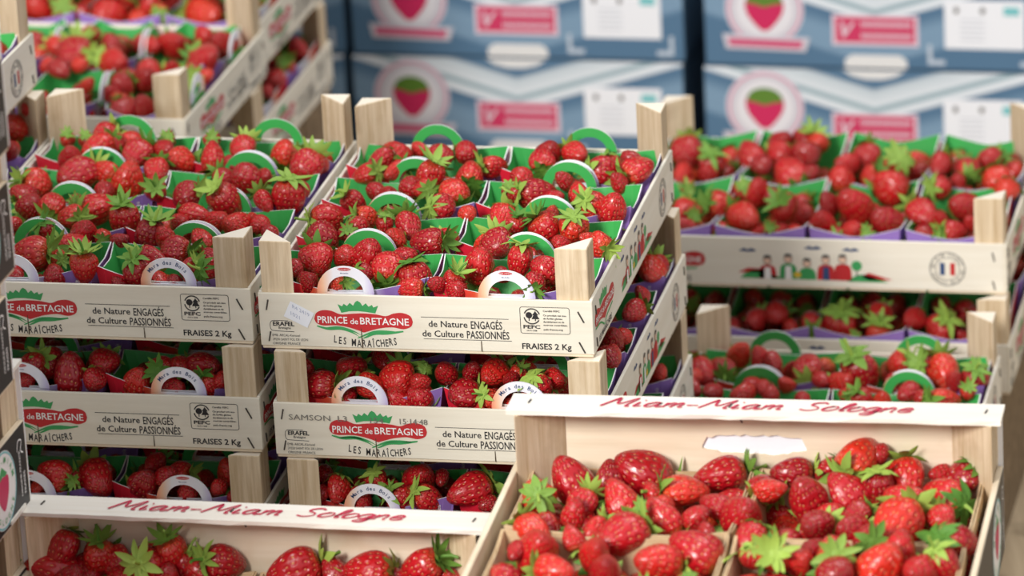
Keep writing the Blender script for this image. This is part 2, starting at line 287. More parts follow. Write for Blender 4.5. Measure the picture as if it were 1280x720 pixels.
# fruit in each crate: x, y, z (mm in the crate), radius (0.1 mm), axis towards the calyx (x, y, z in 1/100), calyx in view, size
FRUIT = {
    'M1': '''-121 89 61 121 91 -14 40 1 32;-114 124 62 131 57 81 16 0 35;-103 143 61 141 5 54 -84 0 38;-95 99 61 112 43 90 10 0 30;-84 162 61 85 -94 33 -3 0 22;-61 144 61 117 4 -92 -40 1 31;-39 156 61 103 -98 -20 5 1 28;-55 52 62 101 48 -85 22 1 28;-22 95 61 139 13 -96 -26 1 38;-4 119 61 116 -67 -70 25 1 31;-58 85 61 144 37 -6 93 1 39;-70 57 61 102 -16 10 -98 0 28;-26 43 61 138 55 -60 -58 1 38;-29 5 61 128 -67 -70 25 1 35;-1 -12 61 86 -67 72 16 0 24;-99 44 61 92 -72 69 0 0 25;-84 28 61 119 -21 73 -65 0 32;-112 13 61 119 -59 -35 73 1 32;-93 -26 61 109 -77 -54 35 1 30;-70 -48 61 81 7 -10 99 1 22;-73 -14 61 80 21 -96 20 1 21;-128 -34 61 145 -93 -34 10 1 40;-121 -78 61 140 12 -73 -67 1 39;-94 -50 61 99 -76 -65 6 1 28;-111 -138 61 149 -30 92 25 0 42;-67 -127 62 149 -36 23 -90 0 42;-87 -128 61 107 13 93 -35 0 30;-48 -47 61 122 -38 78 50 0 34;-54 -78 61 99 32 67 -67 0 28;-21 -86 61 134 91 -37 17 1 38;-4 -75 61 99 -65 73 -20 0 28;-34 -128 61 111 34 91 -23 0 31;-42 -154 61 146 -3 -76 -65 1 41;-15 -163 53 150 -28 -3 96 1 42;-61 -166 61 84 -67 -41 62 1 24;-126 -160 61 84 -72 51 46 0 24;-109 -178 56 106 -38 70 -61 0 30;-83 -180 57 88 84 -50 21 1 25;29 -83 59 103 76 8 64 1 29;33 -20 61 127 -3 97 24 0 35;44 -93 64 143 -34 93 16 0 40;38 -141 61 137 -24 18 -96 0 39;19 -167 55 114 50 -21 84 1 32;62 -162 61 80 11 63 -77 0 22;-102 -66 61 81 34 -74 58 1 22;24 51 61 83 15 -53 83 1 22;38 139 62 131 17 -90 -41 1 35;40 160 61 131 -36 63 -69 0 35;66 160 61 122 -63 78 -8 0 32;28 90 61 102 55 33 -77 0 28;51 48 61 147 -78 -60 20 1 40;100 114 61 139 -78 -60 20 1 38;132 116 61 153 -55 -82 -14 1 41;120 85 61 101 30 49 -82 0 28;120 152 61 84 -95 32 -3 0 22;89 53 61 101 27 -69 -67 1 28;109 22 61 132 -46 -64 61 1 36;128 13 61 136 -35 23 -91 0 38;69 85 61 83 44 44 -78 0 22;70 36 61 91 -80 38 -46 0 25;77 -41 61 135 -55 -15 82 1 38;48 -37 61 99 37 -6 93 1 28;57 -19 61 81 -72 16 -67 0 22;76 -7 61 81 2 99 12 0 22;103 -42 61 130 3 -26 96 1 36;99 -83 61 89 -14 48 -87 0 25;122 -71 61 89 62 50 -60 0 25;135 -81 61 116 75 -65 -11 1 32;72 -131 61 146 18 24 96 1 41;99 -149 61 136 41 33 -85 0 39;95 -179 61 96 18 -95 -26 1 28;33 42 62 82 48 -36 80 1 22;-17 -178 52 105 99 -9 6 1 30;7 -181 58 80 41 80 -44 0 22;25 -179 52 96 -45 73 -51 0 28''',
    'L1': '''-108 109 61 123 -7 66 -75 0 32;-87 62 61 162 55 83 -3 0 43;-88 133 63 143 59 79 18 0 38;-77 149 60 115 -11 99 6 0 30;-46 119 61 142 40 87 29 0 38;-23 135 61 114 -61 74 -28 0 30;-1 108 61 137 33 84 -43 0 36;-13 73 62 122 -4 95 32 0 32;-62 72 61 113 86 -41 -30 1 30;-35 52 61 159 -31 3 -95 0 42;2 21 61 111 17 -76 62 1 30;-47 15 61 102 -44 28 -85 0 28;-119 32 62 140 -76 -54 35 1 38;-121 4 61 121 -55 -83 -14 1 32;-106 -27 61 120 -63 55 -55 0 32;-85 -26 61 138 9 -96 -25 1 38;-65 -14 61 83 21 -84 49 1 22;-40 -28 61 161 -71 -70 -8 1 44;-58 -56 62 119 84 -50 21 1 32;-5 -58 61 142 -3 -28 96 1 39;-33 -97 61 136 -46 41 -79 0 38;5 -110 61 80 -88 22 -41 0 20;-14 -102 61 82 36 -93 8 1 22;-68 -94 61 118 -40 -42 81 1 32;-66 -154 61 166 93 -25 28 1 46;-33 -123 61 135 -96 26 -10 0 38;-10 -175 58 138 7 -10 99 1 39;-39 -160 61 90 63 -72 29 1 25;-77 -177 50 116 -80 58 -16 0 32;-37 -178 51 107 -1 37 -93 0 30;-108 -76 61 82 48 85 -22 0 22;29 118 62 146 12 -73 -67 1 39;53 140 62 123 -6 99 15 0 32;56 61 61 103 -72 65 25 0 28;78 59 63 140 48 60 -64 0 38;53 100 61 80 -59 71 38 0 20;35 10 61 134 91 -13 40 1 36;76 -4 61 152 -40 -42 81 1 41;56 -43 62 119 -96 27 -2 0 32;47 -59 61 91 -54 73 -41 0 25;81 -52 61 109 -64 62 -46 0 30;102 -67 62 136 21 86 -47 0 38;113 -51 60 109 -19 64 -74 0 30;28 -92 61 145 37 -5 93 1 40;45 -102 62 99 24 33 -91 0 28;65 -136 61 139 97 -23 12 1 39;80 -104 61 99 55 -59 -58 1 28;89 -175 61 98 72 -22 66 1 28;109 -174 61 124 -54 -79 28 1 35;41 -175 54 134 -17 -32 93 1 38;49 -157 61 134 -89 45 -10 0 38;25 -181 47 80 -23 92 32 0 18;61 -179 49 98 -43 87 24 0 28;75 -181 48 84 -84 11 -53 0 24;99 -144 61 80 -83 56 5 0 22;-94 -138 61 81 -31 6 -95 0 22;96 131 61 137 1 -64 -77 1 36;127 94 63 159 14 95 27 0 42;135 109 60 113 -64 77 3 0 30;131 12 61 161 15 -8 99 1 44;112 -1 61 110 -55 66 52 0 30;137 -79 61 81 62 55 -56 0 22;123 -62 62 91 33 87 37 0 25;137 34 61 92 -57 66 48 0 25;92 70 60 93 -54 75 -39 0 25;-89 165 61 144 34 91 22 0 38;-27 164 61 86 19 -76 62 1 22;-125 157 61 80 16 -53 83 1 18;-107 158 61 80 16 -53 83 1 20;46 165 61 86 -38 67 -64 0 22;16 166 61 86 25 -75 62 1 22;-64 161 61 96 74 63 -22 0 25''',
    'J1': '''135 116 66 114 -58 72 -39 0 30;133 122 65 95 40 91 -12 0 25;138 32 65 80 2 100 9 0 20;116 182 66 144 43 73 -53 0 38;134 187 85 87 78 60 -15 0 22''',
    'U1': '''0 54 61 116 -57 81 -10 0 28;29 23 61 189 -16 96 23 0 45;28 -24 61 114 -80 54 25 0 28;25 90 61 117 -33 24 -91 0 28;59 59 60 126 -54 84 4 0 30;80 3 61 162 -67 69 -27 0 39;54 18 61 126 22 -84 49 1 30;45 -9 61 94 -95 24 -22 0 22;103 61 61 116 -59 79 -17 0 28;124 71 60 179 -51 74 -44 0 42;124 -23 61 124 61 75 -26 0 30;147 -15 61 114 -11 58 -81 0 28;173 21 62 188 -69 55 -46 0 45;176 74 60 158 21 71 -68 0 38;149 99 61 106 -76 50 -42 0 25;90 95 61 95 22 -84 49 1 22;108 -70 61 134 -50 24 -83 0 32;108 -44 61 114 23 -95 20 1 28;129 -49 61 124 -45 47 -76 0 30;150 -127 57 122 1 45 -89 0 30;127 -123 51 153 45 87 -20 0 38;119 -108 58 102 23 -95 20 1 25;107 -96 61 102 19 66 -73 0 25;172 -26 61 124 23 -95 20 1 30;159 38 59 105 19 -65 74 1 25;72 -66 60 80 -58 30 -76 0 15;187 -31 60 93 -53 84 10 0 22;11 -12 61 94 15 98 -16 0 22''',
    'V1': '''-52 -122 64 162 3 82 -57 0 38;-26 -125 49 140 44 79 42 0 32;-20 -126 63 129 22 -84 49 1 30;27 -119 54 189 43 58 -69 0 44;63 -127 52 118 -27 84 47 0 28;74 -110 64 129 -54 10 -83 0 30;88 -127 61 118 23 -95 20 1 28;136 -118 56 204 -74 63 -22 0 48;1 -129 60 97 -22 0 -97 0 22;110 -129 51 97 22 -84 49 1 22;-4 -131 45 86 22 -84 49 1 20''',
    'V2': '''180 84 64 122 13 45 -88 0 28;184 21 64 121 20 -75 62 1 28;184 -27 65 120 -75 66 -1 0 28;187 -67 64 86 -29 95 5 0 20''',
    'R1': '''-163 78 61 172 -3 95 32 0 41;-128 35 60 145 -3 -28 96 1 35;-156 13 60 114 10 98 19 0 28;-129 14 61 113 13 82 -56 0 28;-143 -26 61 102 22 -95 20 1 25;-135 -91 59 122 20 97 11 0 30;-123 -103 62 91 22 -95 20 1 22;-126 -128 54 111 54 44 -72 0 28;-98 -80 61 152 -65 -66 38 1 38;-85 -32 59 112 18 -65 74 1 28;-69 -113 61 151 -64 77 -2 0 38;-68 -39 62 143 -18 38 -91 0 35;-91 -128 50 111 22 -95 20 1 28;-50 -130 50 90 -52 52 -68 0 22;-93 74 61 156 54 -70 -47 1 38;-77 44 61 114 -53 83 16 0 28;-65 82 61 135 -64 57 -51 0 32;-45 24 59 180 54 -70 -47 1 44;-37 81 61 146 -89 39 -24 0 35;-23 20 62 103 -54 83 -17 0 25;-52 -48 61 92 19 81 56 0 22;-34 -81 61 146 -21 -66 72 1 36;-30 -129 50 100 22 93 -31 0 25;-40 -131 57 80 21 -84 49 1 20;10 56 61 114 68 67 -29 0 28;28 79 61 135 -22 77 60 0 32;62 60 61 160 25 -75 62 1 39;10 7 61 143 9 -62 -78 1 35;42 15 61 123 62 -20 76 1 30;66 -13 61 178 -69 40 -61 0 44;9 -66 61 116 26 30 -92 0 29;36 -70 61 177 35 58 -73 0 44;11 -119 59 150 -2 69 -73 0 38;75 -114 61 155 41 66 -63 0 39;43 -128 56 110 -64 45 -63 0 28;26 -128 49 110 22 -95 20 1 28;57 -130 53 90 21 -84 49 1 22;106 57 61 123 6 95 32 0 30;115 -10 61 122 -66 -71 25 1 30;131 10 61 92 14 85 -50 0 22;136 47 61 133 19 -94 -26 1 32;155 79 61 129 37 90 -25 0 31;171 13 61 153 -52 63 57 0 38;183 -16 61 132 9 100 1 0 32;146 -61 60 146 47 76 -45 0 36;108 -88 61 150 -66 73 18 0 38;128 -104 61 100 6 68 -73 0 25;145 -127 57 119 -86 -48 16 1 30;115 -128 52 110 62 78 8 0 28;129 -130 53 90 21 -84 49 1 22;161 -113 61 90 31 58 -75 0 22;11 -132 18 89 20 -76 62 1 22;-45 129 59 147 48 -35 80 1 35;-69 117 61 136 -44 60 -67 0 32;-30 115 62 115 -50 57 -65 0 28''',
    'R1b': '''-2 -127 63 115 19 -94 -26 1 29;4 -129 47 100 -89 25 -38 0 25;26 -121 56 176 13 -39 91 1 44;64 -103 64 121 -10 99 -7 0 30;65 -125 51 135 13 -39 91 1 34;100 -117 65 125 35 89 -29 0 31;129 -123 58 155 37 -36 86 1 39;152 -129 52 100 49 44 -76 0 25;41 -129 46 100 21 -84 49 1 25;-41 -112 64 121 54 84 -6 0 30;-22 -130 57 90 -50 79 34 0 22;-83 -128 54 111 -52 84 -17 0 28;-59 -127 63 121 4 99 -12 0 30;-104 -128 58 111 13 96 -25 0 28''',
    'R2': '''-133 114 61 132 -44 89 14 0 34;-137 99 62 88 55 79 -27 0 22;-103 163 62 123 -41 49 -77 0 31;-82 154 61 113 21 23 -95 0 29;-113 125 61 118 20 -97 -11 1 30;-135 70 61 107 -65 75 7 0 28;-114 62 61 107 24 94 -26 0 28;-78 82 61 97 -82 52 22 0 25;-67 74 62 87 -9 97 24 0 22;-84 59 62 106 64 76 -1 0 28;-67 144 61 98 -41 75 53 0 25;-30 127 63 156 18 -95 -26 1 40;-47 134 60 88 -22 48 -85 0 22;-46 88 61 87 27 75 -61 0 22;-24 48 61 87 -36 79 49 0 22;-57 61 61 87 44 84 31 0 22;22 120 61 200 -23 -35 91 1 51;8 97 61 126 -57 58 -58 0 32;55 149 62 132 80 -25 55 1 34;85 144 60 137 -46 -64 61 1 35;103 129 62 160 -37 80 48 0 41;115 110 62 116 -8 76 -64 0 30;134 123 61 131 15 -53 83 1 34;132 82 61 96 17 -65 74 1 25;75 77 61 106 65 72 23 0 28;35 53 61 110 -48 -29 83 1 29;53 55 61 96 -10 43 -90 0 25;90 63 61 86 63 -72 29 1 22;112 59 61 158 -78 -60 20 1 41;18 67 61 96 21 -96 20 1 25;-13 101 61 87 -69 73 -1 0 22;56 101 62 87 -1 9 -100 0 22''',
    'M2': '''-92 -145 65 138 13 90 -42 0 39;-115 -173 58 156 97 -23 12 1 44;-66 -177 62 115 -75 65 10 0 32;-67 -119 65 108 -27 91 30 0 30;-43 -165 65 155 0 95 31 0 44;-20 -179 68 88 40 65 -64 0 25;-21 -177 53 119 30 29 -91 0 34;-40 -177 47 115 55 36 -75 0 32;-89 -178 49 106 -7 98 17 0 30;-57 -179 50 97 -40 67 63 0 28;40 -149 65 137 20 97 -10 0 39;19 -175 56 137 78 62 -9 0 39;44 -179 53 101 -46 -65 61 1 29;58 -162 66 88 26 84 -48 0 25;-27 -140 65 89 50 -80 32 1 25;-132 -149 65 89 -70 58 42 0 25;-4 -148 65 107 14 74 -66 0 30;19 -141 65 89 -46 41 -79 0 25;61 -149 66 80 50 -20 84 1 22;84 -174 65 132 -21 -50 84 1 38;98 -158 66 110 -51 78 -37 0 31;64 -181 49 80 -96 18 -23 0 22;65 -135 65 98 20 -97 -11 1 28;135 14 65 114 36 93 -4 0 31;130 -60 66 108 -22 51 -83 0 30;136 -92 64 98 -14 26 -96 0 28;135 -106 67 98 -69 62 37 0 28;138 -48 65 81 -69 62 37 0 22;135 58 65 80 34 28 -90 0 20;132 120 65 149 -6 98 17 0 40;136 137 65 103 -75 61 24 0 28''',
    'M3': '''-127 -152 65 117 20 89 -40 0 32;-107 -177 63 121 4 79 61 0 34;-122 -181 61 80 -78 59 -21 0 20;-87 -177 54 116 -52 83 22 0 32;-76 -157 65 103 -11 -46 88 1 29;-37 -154 66 148 -37 63 -69 0 41;-50 -176 57 129 -67 -41 62 1 36;-25 -175 56 134 -67 -41 62 1 38;-18 -148 65 81 -15 95 25 0 22;12 -171 64 173 73 68 11 0 49;31 -181 56 80 71 70 7 0 20;-60 -165 63 80 21 -96 20 1 22;133 120 65 84 3 36 -93 0 22;91 82 65 84 -84 51 -18 0 22''',
    'L2': '''-32 -173 59 153 -4 -6 -100 1 42;-67 -170 65 117 13 74 66 0 32;-5 -157 65 131 -3 100 3 0 36;-8 -179 57 103 -53 77 35 0 29;-56 -155 63 136 -21 -81 55 1 38;-72 -180 55 90 -24 96 18 0 25;31 -175 54 135 -34 31 -89 0 38;51 -167 65 112 6 -95 31 1 31;89 -160 65 148 -86 45 -23 0 41;65 -177 49 116 -70 51 -51 0 32;99 -178 54 107 -36 -23 90 1 30;111 -181 61 80 -52 71 -48 0 22;67 -161 66 90 76 46 -45 0 25;-85 -181 51 80 -75 47 47 0 20''',
    'L3': '''-52 -174 65 149 92 -36 -17 1 41;-14 -170 60 186 -51 86 1 0 51;31 -174 59 149 -41 45 -79 0 41;32 -143 65 118 20 97 -11 0 32;61 -160 64 117 96 -24 12 1 32;73 -179 55 99 -70 25 -67 0 28;105 -155 65 113 13 10 -99 0 31;102 -181 61 81 -1 100 9 0 22;118 -181 53 81 72 70 2 0 22;-67 -181 55 80 -70 66 -28 0 20;-33 -180 65 81 20 -96 20 1 22;52 -173 67 99 -83 5 -56 0 28''',
    'KL': '''-172 210 90 161 27 54 80 1 48;-179 208 73 191 85 42 -31 1 56;-139 212 85 135 7 -10 99 1 40;-148 212 72 144 -28 94 20 0 42;-123 210 80 139 -61 62 48 0 41;-97 215 90 110 67 71 -23 0 32;-75 213 90 135 -16 -32 93 1 40;-94 202 83 160 -6 -87 49 1 48;-64 214 77 118 20 9 98 1 35;-29 211 85 147 -76 -55 35 1 44;-46 211 74 152 72 42 -55 0 45;-112 193 74 135 -55 72 -42 0 40;-76 194 75 126 -35 22 -91 0 38;-160 191 71 127 -59 7 -80 0 38;32 209 82 180 91 32 27 1 54;67 212 80 142 51 -20 -83 1 42;96 210 83 163 100 7 1 1 49;141 211 88 158 82 -17 55 1 48;116 215 76 109 -92 36 -16 0 32;49 215 71 101 10 79 -61 0 30;166 213 73 125 -7 34 -94 0 38''',
    'S4': '''184 215 89 101 -11 77 -63 0 30;172 215 73 102 -63 75 21 0 30''',
    'KR': '''-174 154 71 145 16 -87 47 1 44;-152 189 71 175 47 -7 -88 1 52;-121 195 71 125 2 -36 -93 1 38;-104 152 71 165 53 -36 -77 1 50;-95 207 72 196 82 12 -56 1 59;-54 174 71 166 -98 -18 5 1 50;-30 208 71 187 92 38 6 1 56;-24 145 71 111 91 -37 -17 1 34;-136 139 70 124 35 78 52 0 38;-138 121 72 107 -23 5 -97 0 32;-37 121 71 98 -78 12 -62 0 30;-65 117 71 155 51 -22 -83 1 48;0 126 71 167 -40 59 -70 0 51;8 189 68 124 56 64 -52 0 38;-165 82 71 139 -69 68 23 0 42;-156 49 69 178 -29 62 -73 0 55;-115 89 71 98 45 86 24 0 30;-131 72 71 97 39 -54 -74 1 30;-91 79 71 175 65 76 3 0 54;-107 41 71 157 -21 72 -66 0 49;-54 29 71 156 80 52 -30 0 49;-27 51 71 177 88 -30 -38 1 55;-24 91 71 80 -51 86 -8 0 22;-133 4 71 152 -87 44 -21 0 48;-93 7 71 160 -8 70 -71 0 50;-171 38 73 81 25 94 21 0 25;13 79 71 121 39 81 43 0 38;20 44 72 96 10 -25 96 1 30;23 61 68 137 41 -85 33 1 42;-81 170 71 80 54 -61 -58 1 22;-83 121 71 90 14 -53 83 1 28;-67 142 71 90 8 -62 -78 1 28;18 175 74 124 -89 32 -31 0 38;48 168 71 160 14 39 -91 0 49;30 212 74 137 94 32 -10 1 41;59 216 75 96 86 4 51 1 29;87 210 89 170 -44 -85 -30 1 51;103 216 91 91 8 97 21 0 28;80 181 71 169 71 -12 -70 1 51;106 187 71 124 -8 -13 99 1 38;127 205 71 161 -17 71 69 0 49;153 216 74 91 74 63 -23 0 28;170 209 72 149 76 22 61 1 45;161 174 71 168 79 -61 -1 1 51;131 159 71 155 88 -30 -38 1 48;129 114 71 198 31 93 20 0 61;63 110 71 134 30 90 -32 0 41;93 136 71 98 71 67 20 0 30;93 104 71 129 50 75 -43 0 40;67 58 69 144 18 85 -50 0 45;86 47 73 152 18 -86 47 1 48;107 84 71 145 41 -85 33 1 45;180 83 71 164 -66 -61 44 1 51;137 59 71 160 -15 3 -99 0 50;124 34 71 175 -62 4 -79 0 55;175 38 71 135 -37 -22 90 1 42;157 25 71 135 25 92 -31 0 42;163 133 71 106 -35 93 15 0 32;108 217 73 80 -63 69 -37 0 22;38 41 73 152 10 -83 55 1 48;60 37 71 120 -38 74 -56 0 38;91 18 71 135 -59 78 -23 0 42;80 215 69 108 13 57 -81 0 32;97 211 71 83 -84 49 -23 0 25''',
}
CART = [(0.0562, 5.7417, 0.236), (0.4645, 5.6287, 0.236), (-0.3379, 5.8432, 0.236)]

# ------------------------------------------------------------------ setting
def structure(o): o['kind'] = 'structure'; return o
FLOORM = wood('floor_boards', s2l(206, 184, 152), s2l(166, 142, 112), 1, 12, .7, .3, .1, s2l(104, 86, 66))
BLOCKM = mat('light_block_dark', s2l(60, 66, 72), .8, .2)
PLANKM = wood('platform_planks', s2l(150, 128, 100), s2l(110, 92, 70), 0, 20, .8, .4, .1)
mb = MB(); mb.box(-8, 8, -2.5, 9, -.05, 0); structure(part('floor', mb, FLOORM, None))
mb = MB(); mb.box(-8, 8, 6.4, 6.5, 0, 3.2); structure(part('light_block_back', mb, BLOCKM, None))  # unseen dark slab added to keep world light out of the carton gaps
def turn(a): return Matrix.Rotation(a, 4, 'Z')
def platform(n, names, h):
    cs = [CRATES[k] for k in names]
    mb = MB()
    x0 = y0 = 1e9; x1 = y1 = -1e9; a = cs[0][4]; ca, sa = math.cos(-a), math.sin(-a)
    for c in cs:
        x, y = c[1]*ca-c[2]*sa, c[1]*sa+c[2]*ca
        x0 = min(x0, x-c[5]/2); x1 = max(x1, x+c[5]/2); y0 = min(y0, y-c[6]/2); y1 = max(y1, y+c[6]/2)
    x0 += .01; y0 += .01; x1 -= .01; y1 -= .01
    k = max(2, int((y1-y0)/.1)); st = (y1-y0)/k
    for i in range(k): mb.box(x0, x1, y0+i*st+.004, y0+(i+1)*st-.004, h-.02, h, 0, turn(a))
    for f in (.08, .5, .92):
        xx = x0+(x1-x0)*f; mb.box(xx-.03, xx+.03, y0, y1, 0, h-.02, 0, turn(a))
    structure(part('trim_%d' % n, mb, PLANKM, None))

# ------------------------------------------------------------------ crate builder: printed fruit crate, 0.30 x 0.40 m
def slogan_face(parent, fn, W):
    """everything printed on the short end; x in mm from the left edge, y in mm below the top edge"""
    P = lambda l: (lambda x, y: fn(x/1000, -y/1000, l))
    # red double lobe with crown and green furrows
    lg = MB()
    red = []
    up = spline([(50, 23), (52, 17.5), (58, 14.6), (66, 15), (74, 18), (84, 17.2), (94, 16.6), (106, 17.2), (115, 18.6), (122, 16), (130, 15.2), (137, 18), (139, 23.5)], 4)
    dn = spline([(139, 23.5), (137, 28), (130, 30.5), (120, 29), (108, 30.5), (98, 33.5), (94, 34.6), (90, 33), (80, 30), (70, 28.6), (58, 29), (52, 27), (50, 23)], 4)
    lg.poly(up+dn[1:-1], P(1), 0)
    crown = [(72, 8.5), (76, 10.5), (77.5, 8), (80.5, 10), (83, 7), (86, 9.6), (88, 6.2), (90, 4.8), (92.5, 6.4), (94.5, 9.6), (97.5, 7), (100, 10.2), (103, 8.4), (104.2, 10.8), (108.5, 9), (105.6, 16.4), (98, 15.2), (90, 14.6), (82, 15), (75, 16.6)]
    lg.poly(crown, P(1), 1)
    for pts, wd in (([(52, 29.6), (62, 32), (74, 31.6), (84, 35), (90, 39)], 1.5), ([(60, 31.4), (72, 30.4), (84, 33.4), (92, 37.4)], 1.2),
                    ([(130, 32.6), (116, 34.8), (104, 35.4), (96, 39), (92, 40.6)], 1.6), ([(124, 33.4), (112, 33), (102, 34.2), (90, 39.4), (88, 40)], 1.2)):
        lg.ribbon(spline(pts, 5), lambda t, wd=wd: wd*(.35+1.3*math.sin(PI*min(t+.1, 1))), P(1), 1)
    text(lg, 'PRINCE', 53, 26.6, 9.2, P(2), 2, width=27, bold=.012)
    text(lg, 'de', 82.5, 26.8, 7.6, P(2), 2, width=7.2, bold=.008)
    text(lg, 'BRETAGNE', 91.5, 26.8, 9.2, P(2), 2, width=44, bold=.012)
    # text() draws upwards, printed y runs down: the builder below mirrors it
    obj('brand_logo', lg.mesh('brand_logo', [REDP, GREENP, WHITEP]), parent)
    tx = MB()
    def hand(word, x0, x1, base, amp):
        ws = []
        for ch in word:
            v, _f = glyphs(ch, 9.6, sx=.60, bold=.014); ws.append(max(q[0] for q in v)-min(q[0] for q in v))
        gap = (x1-x0-sum(ws))/(len(word)-1); x = x0
        for i, (ch, wd_) in enumerate(zip(word, ws)):
            text(tx, ch, x, base(x)+amp*math.sin(i*2.1), 9.6, P(1), 0, sx=.60, bold=.014, rot=-.004*(94-x)+.03*math.sin(i*3.3)); x += wd_+gap
    arc = lambda x: 48.3-.0042*(x-96)**2
    hand('LES', 66.5, 77.5, arc, .2); hand('MARAÎCHERS', 82.5, 123.5, arc, .3)
    text(tx, 'de Nature', 153, 27.4, 8.4, P(1), 0, width=35, bold=.012); text(tx, 'ENGAGÉS', 191, 28.2, 10.2, P(1), 0, width=28, sx=.6, bold=.012)
    text(tx, 'de Culture', 147, 36.6, 8.4, P(1), 0, width=37, bold=.012); text(tx, 'PASSIONNÉS', 187, 37.4, 10.2, P(1), 0, width=38, sx=.6, bold=.012)
    tx.poly(rect(146.5, 18.2, 225, 18.7), P(1)); tx.poly(rect(148, 38.6, 227, 39.1), P(1))
    text(tx, 'FRAISES 2 Kg', 236, 45.6, 7.6, P(1), 0, width=44, bold=.02)
    text(tx, 'ERAFEL', 12, 30.4, 5.6, P(1), 0, width=19.5, bold=.03); text(tx, 'Bretagne', 17, 33.4, 3.4, P(1), 0, width=11, bold=.01)
    tx.ribbon(spline([(26, 25.6), (13, 25.6), (10.2, 27), (9.4, 30), (10, 33.6), (13, 35.2), (31, 35.8)], 4), .5, P(1))
    for i, s_ in enumerate(('EMB: ARCAL-Kérisnel', '29250 SAINT POL DE LEON', 'ORIGINE FRANCE')):
        text(tx, s_, 11, 40.4+i*3.9, 3.3, P(1), 0, width=(25, 32, 25)[i])
    obj('lettering', tx.mesh('lettering', [INK]), parent)
    cm = MB()
    def rr(x0, y0, x1, y1, r): return ell(x1-r, y1-r, r, r, 5, 0, PI/2)+ell(x0+r, y1-r, r, r, 5, PI/2, PI)+ell(x0+r, y0+r, r, r, 5, PI, 1.5*PI)+ell(x1-r, y0+r, r, r, 5, 1.5*PI, 2*PI)
    q = rr(235.5, 6.4, 279.5, 31, 2); cm.ribbon(q+[q[0]], .5, P(1))
    cm.ribbon(ell(246, 15, 7, 7, 20, .5, 3.0), 1.1, P(1)); cm.ribbon(ell(246, 15, 7, 7, 20, 3.5, 6.0), 1.1, P(1))
    cm.poly(ell(243.4, 14, 3, 3, 14), P(1)); cm.poly(rect(243, 15, 243.8, 19.4), P(1)); cm.poly([(249, 10), (251.8, 14), (250.6, 14), (252.8, 17.6), (245.6, 17.6), (247.4, 14), (246.2, 14)], P(1)); cm.poly(rect(248.6, 17.6, 249.4, 19.4), P(1))
    text(cm, 'PEFC', 238, 26.4, 4.6, P(1), 0, width=15, bold=.03); text(cm, '10-31-1308', 241, 29, 1.9, P(1), 0, width=9, bold=.02)
    for i, s_ in enumerate(('Certifié PEFC', 'Ce produit est issu', 'de forêts gérées', 'durablement et de', 'sources contrôlées.', 'pefc-france.org')):
        text(cm, s_, 256, (10.6, 14.6, 17.6, 20.6, 23.6, 27.8)[i], 2.3, P(1), 0, width=(15, 20.5, 17, 18.5, 21.5, 17)[i], bold=.02)
    obj('certification_mark', cm.mesh('certification_mark', [INK]), parent)

